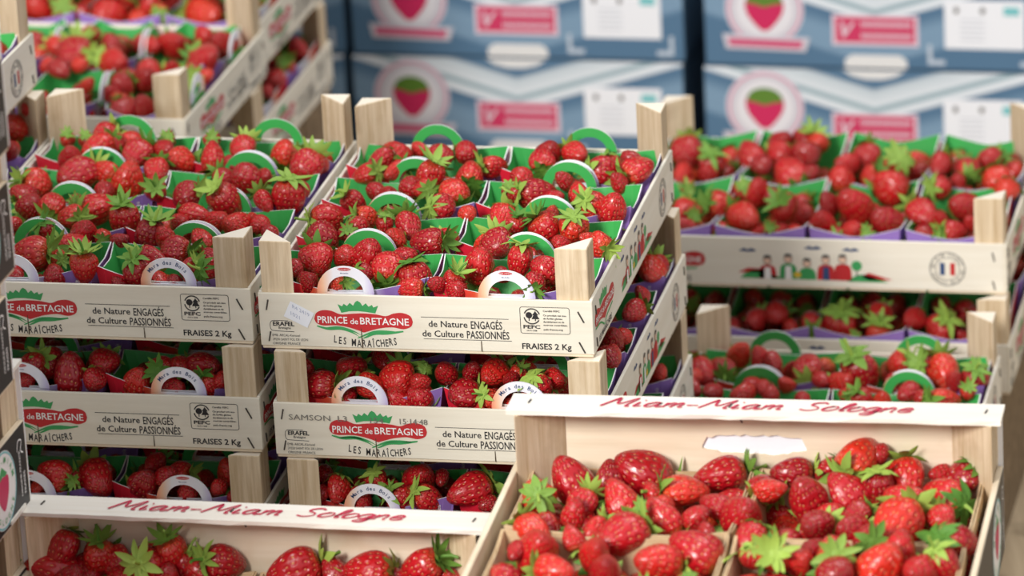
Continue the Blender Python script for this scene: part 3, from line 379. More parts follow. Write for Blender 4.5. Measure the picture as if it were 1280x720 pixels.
def picture_face(parent, fn):
    """printed long side, 400 mm: logo, farm people, round country seal"""
    P = lambda l: (lambda x, y: fn(x/1000, -y/1000, l))
    lg = MB()
    up = spline([(8, 23), (10, 17.5), (16, 14.6), (24, 15), (32, 18), (42, 17.2), (52, 16.6), (64, 17.2), (73, 18.6), (80, 16), (88, 15.2), (95, 18), (97, 23.5)], 3)
    dn = spline([(97, 23.5), (95, 28), (88, 30.5), (66, 30.5), (56, 33.5), (52, 34.6), (48, 33), (38, 30), (28, 28.6), (16, 29), (10, 27), (8, 23)], 3)
    lg.poly(up+dn[1:-1], P(1), 0)
    lg.poly([(x-42, y) for x, y in [(72, 8.5), (77, 10.5), (83, 7), (86, 9.6), (90, 4.8), (94.5, 9.6), (97.5, 7), (103, 10), (108.5, 9), (105.6, 16.4), (90, 14.6), (75, 16.6)]], P(1), 1)
    for pts in ([(10, 29.6), (32, 31.6), (48, 39)], [(88, 32.6), (62, 35.4), (50, 40)]): lg.ribbon(spline(pts, 5), 1.8, P(1), 1)
    text(lg, 'PRINCE de BRETAGNE', 12, 26.6, 8.6, P(2), 2, width=81, bold=.012)
    obj('brand_logo', lg.mesh('brand_logo', [REDP, GREENP, WHITEP]), parent)
    tx = MB()
    text(tx, 'LES MARAÎCHERS', 24, 46.4, 8, P(1), 0, width=58, sx=.7, bold=.01)
    obj('lettering', tx.mesh('lettering', [INK]), parent)
    pc = MB()   # 0 green 1 red 2 white 3 ink 4 blue 5 skin 6 yellow
    pc.poly(spline([(132, 42), (140, 35), (150, 33), (165, 38), (180, 42)], 4), P(1), 0); pc.poly([(130, 36), (140, 31), (158, 32), (156, 36)], P(1), 1)
    pc.poly(spline([(240, 43), (250, 36), (262, 36), (282, 43)], 4), P(1), 0); pc.poly([(254, 37), (262, 33), (286, 40), (262, 41)], P(1), 1)
    pc.poly(ell(250, 26, 5.4, 5.4, 16), P(1), 0); pc.poly(rect(249.4, 31, 250.6, 38), P(1), 3)
    for i, (x, y, c) in enumerate(((160, 20, 1), (181, 18, 0), (200, 22, 0), (219, 18, 1), (236, 17, 1))):
        pc.poly(spline([(x-9, 42), (x-8, y+12), (x-4, y+8), (x+4, y+8), (x+8, y+12), (x+9, 42)], 3), P(1), c)
        pc.poly([(x-3.5, 42), (x-3, y+10), (x+3, y+10), (x+3.5, 42)], P(2), (2, 2, 0, 4, 1)[i])
        q = ell(x, y+2, 4, 5, 14); pc.poly(q, P(2), 5); pc.ribbon(q+[q[0]], .7, P(3), 3); pc.poly(ell(x, y-1.4, 4, 2, 10), P(3), 3)
    for x, y in ((140, 12), (206, 8), (244, 9)): pc.poly(spline([(x-9, y+1), (x-3, y-2), (x, y), (x+4, y-2), (x+9, y+1), (x, y+2)], 2), P(1), 4)
    pc.poly(ell(190, 37, 4, 3, 10), P(2), 6)
    obj('farm_picture', pc.mesh('farm_picture', [GREENP, REDP, WHITEP, GREYINK, BLUEP, SKINP, YELP]), parent)
    sl = MB()
    for r, wd in ((17.5, 1), (12, .7)): q = ell(341, 26.5, r, r, 28); sl.ribbon(q+[q[0]], wd, P(1), 0)
    for i, ch in enumerate('ORIGINE FRANCE '*2):
        a = PI-2*PI*i/30
        text(sl, ch, 341+13.4*math.cos(a), 26.5-13.4*math.sin(a), 4.2, P(1), 0, rot=a-PI/2, bold=.01) if ch != ' ' else None
    sl.poly(rect(333.5, 20, 338.3, 33), P(1), 1); sl.poly(rect(343.7, 20, 348.5, 33), P(1), 2)
    obj('country_seal', sl.mesh('country_seal', [GREYINK, BLUEP, REDP]), parent)

# text() grows upwards while printed y runs down: flip inside text for these faces
_text = text
def text(mb, txt, x, y, size, fn, mi=0, width=None, align='l', rot=0, **k):
    c, s_ = math.cos(rot), math.sin(rot)
    _text(mb, txt, 0, 0, size, lambda a, b: fn(x+a*c-b*s_, y-(a*s_+b*c)), mi, width, align, 0, **k)

def wire(mb, a, b, r=.0007):
    mb.tube([a, b], r, 5)
def build_fruit_crate():
    W, L, H, HP = .30, .40, .0525, .1005; t = .003
    root = bpy.data.objects.new('fruit_crate', None); COL.objects.link(root)
    mb = MB()
    mb.box(-W/2+.001, W/2-.001, -L/2/5+.001, L/2/5-.001, 0, .003); me = bevel(mb.mesh('base_slat', [RAW_X]))
    for i in range(5): obj('base_slat', me, root, loc=(0, (i-2)*L/5, 0))
    faces = {}
    for nm, s in (('front_board', -1), ('rear_board', 1)):
        mb = MB(); y = s*(L/2-t/2); mb.box(-W/2, W/2, y-t/2, y+t/2, .003, H)
        b = obj(nm, bevel(mb.mesh(nm, [BOARD_X]), .0005), root)
        if s < 0: fn = lambda x, z, l: (x-W/2, -L/2-.00025*l, H+z)
        else: fn = lambda x, z, l: (W/2-x, L/2+.00025*l, H+z)
        slogan_face(b, fn, W)
        for x, z0, z1, dx in ((9, -6, -15.5, -2), (9.5, -36, -45, -2), (287, -9.5, -19.5, 5), (287, -38, -48, 5)):
            p0 = Vector(fn(x/1000, z0/1000, 2)); p1 = Vector(fn((x+dx)/1000, z1/1000, 2)); st = MB(); wire(st, p0, p1); part('staple', st, STEEL, b)
        for x, z in ((92, 31), (199.6, 39.4)):
            sl = MB(); sl.poly([(x-.3, z), (x+.45, z), (x+.8, 49.4), (x-.3, 49.4)], lambda a, c: fn(a/1000, -c/1000, 1.5)); part('tie_wire', sl, SLIT, b)
    for s in (1, -1):
        mb = MB(); x = s*(W/2-t/2); mb.box(x-t/2, x+t/2, -L/2+t, L/2-t, .003, H+.001)
        b = obj('side_board', bevel(mb.mesh('side_board', [BOARD_Y]), .0005), root)
        if s > 0: fn = lambda x, z, l: (W/2+.00025*l, x-L/2, H+z)
        else: fn = lambda x, z, l: (-W/2-.00025*l, L/2-x, H+z)
        picture_face(b, fn)
        for x, z in ((12, -8), (12, -38), (386, -8), (386, -38)):
            st = MB(); wire(st, Vector(fn(x/1000, z/1000, 2)), Vector(fn((x+2)/1000, (z-9)/1000, 2))); part('staple', st, STEEL, b)
    for sx in (-1, 1):
        for sy in (-1, 1):
            x, y = sx*(W/2-.0032), sy*(L/2-.0032); d = .0295
            pts = [(x, y), (x-sx*d, y), (x, y-sy*d)]; dz = [random.uniform(-.001, .001) for _ in range(3)]
            if sx*sy < 0: pts = [pts[0], pts[2], pts[1]]
            mb = MB(); mb.prism(pts, .003, HP, 0, 1, dz)
            obj('corner_post', bevel(mb.mesh('corner_post', [POST, POSTTOP]), .0007), root)
    return root

# ------------------------------------------------------------------ crate builder: tall crate with ledge, 0.40 x 0.46 m
STROKES = {
 'M': ([[(0, 0), (.3, 1.6), (.42, 1.72), (.8, .5), (1.3, 1.7), (1.42, 1.7), (1.35, .15), (1.62, 0)]], 1.85),
 'i': ([[(0, .95), (-.02, .15), (.12, 0), (.34, .2)], [(.08, 1.35), (.14, 1.45)]], .5),
 'a': ([[(.72, .85), (.4, 1), (.06, .62), (.1, .1), (.4, .05), (.7, .75), (.72, .9), (.7, .15), (.84, 0), (1.05, .2)]], 1.1),
 'm': ([[(0, .95), (.03, .0)], [(.03, .5), (.28, .97), (.45, .8), (.44, 0)], [(.45, .5), (.7, .97), (.88, .8), (.86, .1), (1, 0), (1.1, .1)]], 1.2),
 '-': ([[(0, .5), (.6, .54)]], .85),
 ' ': ([], .9),
 'S': ([[(1.05, 1.45), (.8, 1.75), (.35, 1.6), (.3, 1.15), (.8, .75), (.9, .25), (.5, -.02), (0, .2)]], 1.2),
 'o': ([[(.4, 1), (.08, .6), (.1, .12), (.4, 0), (.74, .4), (.68, .9), (.4, 1), (.3, .96)]], .9),
 'l': ([[(.1, .3), (.42, 1.4), (.34, 1.72), (.16, 1.5), (.12, .3), (.24, 0), (.42, .15)]], .52),
 'g': ([[(.7, .85), (.4, 1), (.06, .62), (.1, .15), (.42, .1), (.7, .75)], [(.74, .95), (.7, -.4), (.4, -.72), (.12, -.45), (.95, .2)]], 1.0),
 'n': ([[(0, .95), (.02, 0)], [(.02, .5), (.32, .97), (.56, .8), (.56, .1), (.72, 0)]], .85),
 'e': ([[(.1, .45), (.62, .62), (.56, .92), (.3, 1), (.06, .6), (.12, .12), (.44, 0), (.78, .25)]], .85)}
def brush_text(mb, txt, x0, x1, y, h, fn, shear=.35):
    tot = sum(STROKES[c][1] for c in txt); k = (x1-x0)/tot; u = 0; q = 0
    for c in txt:
        st, ad = STROKES[c]
        for s_ in st:
            pts = [(x0+(u+px+shear*py)*k, y+py*h) for px, py in spline(s_, 5)]
            q += 1
            mb.ribbon(pts, lambda t: h*(.13+.12*abs(math.sin(3.2*t+1))), lambda a, b, q=q: fn(a, b, 1+.15*(q % 3)), 0)
        u += ad
def build_ledge_crate(slot=True):
    W, L, HR, HT = .40, .46, .078, .128; t = .004
    root = bpy.data.objects.new('ledge_crate', None); COL.objects.link(root)
    mb = MB()
    mb.box(-W/2+.001, W/2-.001, -L/12+.001, L/12-.001, 0, .003); me = bevel(mb.mesh('base_slat', [RAW_X]))
    for i in range(6): obj('base_slat', me, root, loc=(0, (i-2.5)*L/6, 0))
    # end boards: inner veneer with a ragged hand slot backed by the white outer sheet
    for nm, s in (('front_board', -1), ('rear_board', 1)):
        mb = MB(); ya, yb = s*(L/2-t), s*(L/2-.0015)
        sx0, sx1, sz0, sz1 = -.046, .040, .087, .098
        rag = lambda a: a+random.uniform(-.0012, .0012)
        N_ = 22; lo = [(sx0+(sx1-sx0)*i/N_, rag(sz0-.004*math.sin(PI*i/N_))) for i in range(N_+1)]; hi = [(sx0+(sx1-sx0)*i/N_, rag(sz1+.003*math.sin(PI*i/N_)-(.008 if i in (0, N_) else 0))) for i in range(N_+1)]
        def slab(pts):
            n = len(pts); k = len(mb.v)
            mb.v += [(x, ya, z) for x, z in pts]+[(x, yb, z) for x, z in pts]
            fs = [tuple(range(n)), tuple(range(2*n-1, n-1, -1))]+[(i, i+n, (i+1) % n+n, (i+1) % n) for i in range(n)]
            mb.f += [tuple(i+k for i in f) for f in fs]; mb.m += [0]*len(fs)
        if not slot: sx0, sx1, N_ = 0, 0, 0
        slab([(-W/2+.004, .003), (sx0, .003), (sx0, HT-.001), (-W/2+.004, HT-.001)]); slab([(sx1, .003), (W/2-.004, .003), (W/2-.004, HT-.001), (sx1, HT-.001)])
        for i in range(N_):
            slab([(lo[i][0], .003), (lo[i+1][0], .003), lo[i+1], lo[i]]); slab([hi[i], hi[i+1], (hi[i+1][0], HT-.001), (hi[i][0], HT-.001)])
        b = obj(nm, mb.mesh(nm, [RAW_X]), root)
        o2 = MB(); o2.box(-W/2, W/2, s*(L/2-.0015) if s > 0 else -L/2, L/2 if s > 0 else -(L/2-.0015), .003, HT-.001)
        obj('outer_sheet', o2.mesh('outer_sheet', [PAPER]), b)
        wr = MB(); wire(wr, (-.018, ya-s*.0004, .123), (-.012, ya-s*.0004, .112)); part('staple', wr, STEEL, b)
        # ledge on top
        lb = MB(); y0, y1 = (L/2-.037, L/2+.0015) if s > 0 else (-L/2-.0015, -L/2+.037)
        k = 24; vs = []
        for z in (HT, HT+.0035):
            for i in range(k+1):
                x = -W/2-.002+(W+.004)*i/k; vs += [(x, y0+random.uniform(-.0006, .0006), z+random.uniform(-.0004, .0004)), (x, y1, z)]
        n = 2*(k+1); fs = []
        for i in range(k):
            a = 2*i; fs += [(a, a+1, a+3, a+2), (n+a, n+a+2, n+a+3, n+a+1), (a, a+2, n+a+2, n+a), (a+1, n+a+1, n+a+3, a+3)]
        fs += [(0, n, n+1, 1), (2*k, 2*k+1, n+2*k+1, n+2*k)]
        lb.add(vs, fs); led = obj('ledge', lb.mesh('ledge', [WHITE_LEDGE]), root)
        tx = MB()
        fnl = (lambda a, b_, l: (a, b_, HT+.0042+.0002*l)) if s > 0 else (lambda a, b_, l: (-a, -b_, HT+.0042+.0002*l))
        brush_text(tx, 'Miam-Miam Sologne', -.126, .128, L/2-.023, .0098, fnl)
        part('lettering', tx, CARMINE, led)
        for x in (-W/2+.014, W/2-.012, -.02):
            wr = MB(); wire(wr, (x, s*(L/2-.02), HT+.0042), (x+.001, s*(L/2-.013), HT+.0042), .0008); part('staple', wr, STEEL, led)
    for s in (1, -1):
        mb = MB(); x = s*(W/2-.0025); mb.box(x-.0025, x+.0025, -L/2+.002, L/2-.002, .003, HR)
        b = obj('side_board', bevel(mb.mesh('side_board', [RAW_Y]), .0005), root)
        xo = s*(W/2+.0003)
        fn = (lambda u, v, l: (xo+.00025*l, u, v)) if s > 0 else (lambda u, v, l: (xo-.00025*l, -u, v))
        pr = MB(); pr.poly(rect(-L/2+.004, .0035, L/2-.004, HR-.001), lambda u, v: fn(u, v, 0), 0)
        obj('printed_panel', pr.mesh('printed_panel', [BLACKP]), b)
        em = MB(); cx, cz = .163, .040
        em.poly(ell(cx, cz, .034, .034, 32), lambda u, v: fn(u, v, 1), 0)
        q = ell(cx, cz, .0325, .0325, 32); em.ribbon(q+[q[0]], .0016, lambda u, v: fn(u, v, 2), 1)
        em.poly(spline([(cx, cz+.012), (cx+.014, cz+.009), (cx+.012, cz-.006), (cx, cz-.018), (cx-.012, cz-.006), (cx-.014, cz+.009), (cx, cz+.012)], 4)[:-1], lambda u, v: fn(u, v, 2), 2)
        em.poly([(cx-.012, cz+.012), (cx-.006, cz+.01), (cx, cz+.013), (cx+.006, cz+.01), (cx+.012, cz+.012), (cx+.004, cz+.018), (cx, cz+.021), (cx-.004, cz+.018)], lambda u, v: fn(u, v, 2), 3)
        for i, ch in enumerate('MIAM-MIAM'):
            a = PI*.92-PI*.84*i/8; _text(em, ch, cx+.0235*math.cos(a), cz+.0235*math.sin(a), .0075, lambda u, v: fn(u, v, 3), 3, rot=a-PI/2, align='c', bold=.01)
        for i, ch in enumerate('SOLOGNE'):
            a = PI*1.2+PI*.6*i/6; _text(em, ch, cx+.029*math.cos(a), cz+.029*math.sin(a), .007, lambda u, v: fn(u, v, 3), 3, rot=a+PI/2, align='c', bold=.01)
        obj('round_emblem', em.mesh('round_emblem', [WHITEP, TEAL, PINK, GREENP]), b)
        tx = MB(); R = lambda u, v: fn(.178+v, u, 1)
        for i, (s1, sz) in enumerate((('ORIGINE FRANCE', .0052), ('FRAISES', .006))):
            _text(tx, s1, .012, .006-i*.0085, sz, lambda u, v: fn(.2165-v, .004+u, 1), 0, bold=.01)
        q = spline([(.204, .058), (.208, .066), (.216, .064), (.213, .056), (.219, .052)], 4); tx.ribbon(q, .0014, lambda u, v: fn(u, v, 1))
        obj('lettering', tx.mesh('lettering', [WHITEP]), b)
    for sx in (-1, 1):
        for sy in (-1, 1):
            x, y = sx*(W/2-.0052), sy*(L/2-.0042); d = .036
            pts = [(x, y), (x-sx*d, y), (x, y-sy*d)]
            if sx*sy < 0: pts = [pts[0], pts[2], pts[1]]
            mb = MB(); mb.prism(pts, .003, HT-.0002, 0, 1)
            obj('corner_post', bevel(mb.mesh('corner_post', [POST, POSTTOP]), .0007), root)
    return root

# ------------------------------------------------------------------ punnets
def punnet_walls(mb, a, b, h, taper, dip, t, n=10, corner=0, flat=.2, bow=0, pw=1.25):
    """four thin walls; mi 0 inside, 1 outside, 2 edge"""
    def edge(u):     # u in -1..1 along a wall: height of the rim
        q = max(0, (abs(u)-flat)/(1-flat)); return h-dip*(1-q**pw)+corner*max(0, (abs(u)-.75)*4)
    for side in range(4):
        ang = side*PI/2; hw, hd = (a, b-bow) if side % 2 == 0 else (b-bow, a); bw = bow if side % 2 == 0 else 0
        c, s_ = math.cos(ang), math.sin(ang)
        O, I = [], []
        vs = []
        for i in range(n+1):
            u = -1+2*i/n; z = edge(u)
            for (zz, off) in ((.001, 0), (z, 0), (.001, t), (z, t)):
                k = 1-taper*(1-zz/h); x = u*(hw-off*.6)*k; y = -(hd-off+bw*(1-u*u)*zz/h)*k
                vs.append((x*c-y*s_, x*s_+y*c, zz))
        k0 = len(mb.v); mb.v += vs
        for i in range(n):
            p = k0+4*i; q = p+4
            mb.f.append((p, q, q+1, p+1)); mb.m.append(1)
            mb.f.append((p+2, p+3, q+3, q+2)); mb.m.append(0)
            mb.f.append((p+1, q+1, q+3, p+3)); mb.m.append(2)
    k = 1-taper; mb.box(-a*k, a*k, -(b-bow)*k, (b-bow)*k, 0, .001, 0)
PA, PBD, PHH = .0721, .0468, .0585
def build_punnet(handles, text_style):
    root = bpy.data.objects.new('strawberry_punnet', None); COL.objects.link(root)
    mb = MB()
    if handles: punnet_walls(mb, PA, PBD, PHH, .13, .009, .001, 16, 0, .34, .017)
    else: punnet_walls(mb, PA+.0005, PBD+.0003, PHH+.003, .10, .010, .0011, 16, 0, .05, .0015)
    obj('card_basket', mb.mesh('card_basket', [GREENIN, CARDOUT, CARDEDGE]), root)
    tx = MB()
    if handles: _text(tx, 'Mara des Bois', 0, 0, .0058, lambda u, v: (.060-v*1, -(PBD-.017+.017*(1-(.056/PA)**2)*.6)-.0006, .026+u), 0, width=.024)
    if handles: part('lettering', tx, WHITEP, root)
    if handles:
        for s in (-1, 1):
            hb = MB(); y = s*(PBD-.0012); z0 = PHH-.0105; n = 18; vs = []
            outer = [(.0257*math.cos(PI*i/n), .0250*math.sin(PI*i/n)) for i in range(n+1)]; inner = [(.0165*math.cos(PI*i/n), .0158*math.sin(PI*i/n)) for i in range(n+1)]
            for yy in (y-.0006, y+.0006):
                for (ox, oz), (ix, iz) in zip(outer, inner): vs += [(ox, yy+s*.0, z0+oz), (ix, yy, z0+iz)]
            m = 2*(n+1); out_m, in_m = (1, 0) if s < 0 else (0, 1)
            for i in range(n):
                a = 2*i
                hb_f = [((a, a+1, a+3, a+2), out_m), ((m+a, m+a+2, m+a+3, m+a+1), in_m), ((a, a+2, m+a+2, m+a), 2), ((a+1, m+a+1, m+a+3, a+3), 2)]
                for f, q in hb_f: hb.f.append(f); hb.m.append(q)
            hb.v = vs
            hb.box(-.0257, .0257, y-.0006, y+.0006, z0-.004, z0+.0005, 1 if s < 0 else 0)
            hd = obj('handle', hb.mesh('handle', [GREENIN, CARDOUT, CARDEDGE]), root)
            if s < 0:
                tt = MB()
                if text_style == 'words':
                    for i, ch in enumerate('Mara des Bois'):
                        if ch == ' ': continue
                        a = PI*.78-PI*.56*i/12
                        _text(tt, ch, .0197*math.cos(a), z0+.0190*math.sin(a), .0052, lambda u, v: (u, y-.0009, v), 0, rot=a-PI/2, align='c', bold=.01)
                else:
                    tt.poly(ell(0, z0+.0222, .0062, .0015, 16), lambda u, v: (u, y-.0008, v), 1)
                    _text(tt, 'PRINCE de BRETAGNE', 0, z0+.0217, .0015, lambda u, v: (u, y-.0011, v), 2, align='c', width=.0108)
                    _text(tt, 'Mara des Bois', 0, z0+.0180, .0016, lambda u, v: (u, y-.0009, v), 0, align='c', width=.0072, bold=.01)
                part('lettering', tt, [BLUEP, REDP, WHITEP], hd)
    return root
def build_veneer_punnet():
    root = bpy.data.objects.new('veneer_punnet', None); COL.objects.link(root)
    mb = MB(); punnet_walls(mb, .0925, .0675, .073, .10, .005, .0014, 12, .0, .5)
    obj('veneer_basket', mb.mesh('veneer_basket', [KRAFT, KRAFT, KRAFT]), root)
    rb = MB()
    for side in range(4):
        hw, hd = (.0928, .0678) if side % 2 == 0 else (.0678, .0928)
        M = Matrix.Rotation(side*PI/2, 4, 'Z'); n = 10
        for i in range(n):
            u0, u1 = -1+2*i/n, -1+2*(i+1)/n
            e = lambda u: .073-.005*(1-max(0, (abs(u)-.5)/.5)**1.6)
            vs = []
            for u in (u0, u1):
                for dy in (0, -.0012):
                    for dz in (-.013, -.0006): vs.append(M @ Vector((u*hw, -hd+dy, e(u)+dz)))
            rb.add(vs, [(0, 4, 5, 1), (2, 3, 7, 6), (1, 5, 7, 3), (0, 2, 6, 4)])
    obj('rim_band', rb.mesh('rim_band', [KRAFT]), root)
    return root

# ------------------------------------------------------------------ strawberries
def berry_mesh(kind, seed, nu=22, nv=15, hi=True):
    r = random.Random(seed); vs = []; rest = []; tone = r.random()
    asp = {'round': (.98, .16), 'cone': (1.16, .46), 'long': (1.26, .36), 'wedge': (1.06, .58)}[kind]
    ph = [r.uniform(0, 2*PI) for _ in range(4)]; lob = r.uniform(.04, .11); flat = r.uniform(.86, 1.0) if kind != 'wedge' else .8
    around = 18
    def pt(t, th):
        z = math.cos(PI*t); s_ = math.sin(PI*t)
        rad = s_*(1-asp[1]*(.5-.5*z)**1.1+asp[1]*.12)
        rad *= 1+lob*math.cos(3*th+ph[0])*s_+.03*math.cos(5*th+ph[1]+3*t)+.02*math.cos(2*th+ph[2]+5*t)
        zz = z*asp[0]
        if t < .22: zz -= (.22-t)*1.1*(.5)         # sunken top
        return (rad*math.cos(th), rad*math.sin(th)*flat, zz)
    for j in range(nv+1):
        t = j/nv
        for i in range(nu+1):
            th = 2*PI*i/nu; vs.append(pt(t, th)); rest.append((i/nu*around, t*9, 0))
    fs = []
    for j in range(nv):
        for i in range(nu):
            a = j*(nu+1)+i; b = a+nu+1; fs.append((a, b, b+1, a+1))
    return vs, fs, rest
def finish_berry(name, vs, fs, rest):
    me = bpy.data.meshes.new(name); me.from_pydata(vs, [], fs); me.materials.append(BERRY)
    at = me.attributes.new('rest', 'FLOAT_VECTOR', 'POINT'); at.data.foreach_set('vector', np.array(rest, dtype=np.float32).ravel())
    me.polygons.foreach_set('use_smooth', [True]*len(fs)); me.update(); return me
def calyx_mesh(seed):
    r = random.Random(seed); vs = []; fs = []
    n = r.choice((8, 9, 10, 11)); lift = r.uniform(-.15, .55)
    top = .86
    for k in range(n):
        a = 2*PI*k/n+r.uniform(-.18, .18); L = r.uniform(.75, 1.12); wd = r.uniform(.14, .21); li = lift+r.uniform(-.25, .35)
        c, s_ = math.cos(a), math.sin(a); b = len(vs)
        prof = [(0.05, .5), (.3, 1.0), (.6, .95), (.85, .5), (1.0, 0)]
        for u, q in prof:
            rr = u*L; z = top+.05+li*u*u-.10*u
            if li < .2: z -= max(0, (rr-.55))*.55*(1-li)
            for e in (-1, 0, 1):
                w_ = wd*q*e; vs.append((rr*c-w_*s_, rr*s_+w_*c, z+(.07*q if e else 0)))
        for i in range(4):
            p = b+3*i; fs += [(p, p+3, p+4, p+1), (p+1, p+4, p+5, p+2)]
    b = len(vs)
    for i in range(8):
        a = 2*PI*i/8; vs.append((.2*math.cos(a), .2*math.sin(a), top+.07))
    vs.append((0, 0, top+.14)); fs += [(b+i, b+(i+1) % 8, b+8) for i in range(8)]
    return vs, fs
def stem_mesh(seed):
    r = random.Random(seed); mb = MB(); dx, dy = r.uniform(-.35, .35), r.uniform(-.35, .35)
    mb.tube([(0, 0, .95), (dx*.2, dy*.2, 1.2), (dx*.7, dy*.7, 1.5), (dx*1.5, dy*1.5, 1.7)], [.09, .07, .065, .07], 6)
    return mb.mesh('stem', [LEAF])
ASP = {'round': .98, 'cone': 1.16, 'long': 1.26, 'wedge': 1.06}
KINDS = ('round', 'cone', 'round', 'wedge', 'cone', 'long', 'round', 'cone')
BM = [finish_berry('fruit', *berry_mesh(k, 10+i)) for i, k in enumerate(KINDS)]
LOWB = [berry_mesh(k, 30+i, 12, 8) for i, k in enumerate(KINDS)]
CALV = [calyx_mesh(50+i) for i in range(7)]
CM = []
for v, f in CALV:
    me = bpy.data.meshes.new('calyx'); me.from_pydata(v, [], f); me.materials.append(LEAF); me.polygons.foreach_set('use_smooth', [True]*len(f)); me.update(); CM.append(me)
SM = [stem_mesh(80+i) for i in range(4)]
def axis_matrix(d, spin):
    z = Vector(d).normalized(); x = z.orthogonal().normalized(); y = z.cross(x)
    return Matrix((x, y, z)).transposed().to_4x4() @ Matrix.Rotation(spin, 4, 'Z')

# ------------------------------------------------------------------ place the crates
CL = {'M1': 'top centre crate', 'M2': 'second centre crate', 'M3': 'third centre crate', 'L1': 'top left crate', 'L2': 'second left crate', 'L3': 'third left crate',
      'J1': 'far left crate', 'J0': 'raised far left crate', 'J2': 'lower far left crate', 'R1': 'right rear crate', 'R1b': 'lower right rear crate', 'R2': 'right middle crate',
      'U1': 'upper left rear crate', 'U2': 'lower upper-left crate', 'V1': 'rearmost left crate', 'V2': 'lower rearmost crate', 'V0': 'topmost rearmost crate',
      'KR': 'right front crate', 'KL': 'left front crate', 'S4': 'dark-sided crate at left edge', 'S3': 'x', 'S2': 'x', 'S1': 'x', 'S0': 'x'}
CLABEL = {
 'M1': 'printed wooden strawberry crate on top of the centre stack, small white sticker on its front',
 'M2': 'printed wooden strawberry crate second in the centre stack, dot-stamped date above its logo',
 'M3': 'wooden strawberry crate third in the centre stack, its front hidden by the left ledge crate',
 'L1': 'shaded printed strawberry crate on top of the left stack beside the centre stack',
 'L2': 'shaded printed strawberry crate second in the left stack',
 'L3': 'shaded strawberry crate lowest in the left stack, behind the left ledge',
 'J1': 'wooden crate left of the top left crate, under a crate with a round seal',
 'J0': 'white crate at the upper left edge showing a round seal on its side',
 'J2': 'wooden crate hidden in the far left stack below the berry crate',
 'R1': 'cream crate at right rear printed with farm people and a round seal',
 'R1b': 'crate directly under the cream farm-people crate, dark gap showing red berries',
 'R2': 'low crate at right with green arched handles, behind the right ledge',
 'U1': 'blurred crate at upper left behind the top left crate',
 'U2': 'blurred crate underneath the upper left rear crate',
 'V1': 'blurred rearmost crate at upper left, its side board running to the frame top',
 'V2': 'blurred lower crate of the rearmost left stack, berries in its gap',
 'V0': 'blurred crate topping the rearmost left stack at the frame edge',
 'KR': 'wooden ledge crate in right foreground with red brush lettering and black side',
 'KL': 'wooden ledge crate in shaded left foreground with red brush lettering',
 'S4': 'black-sided crate at lower left corner, lowest of its stack',
 'S3': 'black-sided crate at left edge with round emblem, beside the left ledge',
 'S2': 'black-sided crate at left edge level with the second left crate front',
 'S1': 'black-sided crate at left edge level with the top left berries',
 'S0': 'added black-sided crate extending the left-edge stack out of view to cast shade'}
GR = {'M': 'crates of the centre stack', 'L': 'crates of the left stack', 'J': 'crates of the far left stack', 'R': 'crates at the right', 'U': 'upper left rear crates', 'V': 'rearmost left crates', 'K': 'ledge crates in the foreground', 'S': 'black-sided crates at the left edge'}
protoP = build_fruit_crate(); protoK = build_ledge_crate(False)
treeP, treeK = tree_of(protoP), tree_of(protoK); usedP = usedK = False
CO = {}
for n, (kind, x, y, z, a, W, L) in CRATES.items():
    if kind in 'PQ':
        o = copy_tree(protoP, treeP) if usedP else protoP; usedP = True
    elif n == 'KR': o = build_ledge_crate(True)
    else:
        o = copy_tree(protoK, treeK) if usedK else protoK; usedK = True
    o.location = (x, y, z); o.rotation_euler = (0, 0, a-(PI/2 if kind == 'Q' else 0))
    if n == 'KR': o.scale = (1.02, 1, 1)
    tag(o, CLABEL[n], 'crate', GR[n[0]]); CO[n] = o
def board_of(o, nm):
    for c in o.children:
        if c.name.split('.')[0] == nm: return c
# sticker on the top centre crate, date stamp on the one below it
b = board_of(CO['M1'], 'front_board'); fnF = lambda x, y: (x/1000-.15, -.2-.0009, .0525-y/1000)
mb = MB(); mb.poly([(29.5, 6.5), (50.5, 17.5), (43.5, 31.5), (22.5, 21)], fnF)
st = part('price_sticker', mb, PAPER, b)
mb = MB(); fn2 = lambda x, y: (x/1000-.15, -.2-.0011, .0525-y/1000)
c_, s_ = math.cos(-.5), math.sin(-.5)
for row, tt in enumerate(('R4 2419', '1021')):
    _text(mb, tt, 0, 0, 5, lambda u, v, row=row: fn2(31-row*1.8+u*c_, 13+row*6.5-(u*s_+v)), 0, width=(17, 9)[row])
part('handwriting', mb, mat('faded_ball_pen', s2l(170, 176, 200), .6), b)
b = board_of(CO['M2'], 'front_board'); mb = MB()
for tt, x, wd in (('SAMSON  L3', 14, 53), ('154', 88, 12), ('15:14:48', 115, 25)): text(mb, tt, x, 15.5 if x < 50 else 16.2, 7.4, fn2, 0, width=wd)
part('date_stamp', mb, mat('dot_matrix_ink', s2l(120, 116, 110), .6), b)

platform(1, ['M3', 'L3'], CRATES['M3'][3]); platform(2, ['R1b', 'R2'], CRATES['R2'][3]); platform(3, ['U2', 'V2'], CRATES['U2'][3]-.0)
platform(4, ['KR'], CRATES['KR'][3]); platform(5, ['KL', 'S4'], CRATES['KL'][3]); platform(6, ['J2'], CRATES['J2'][3])

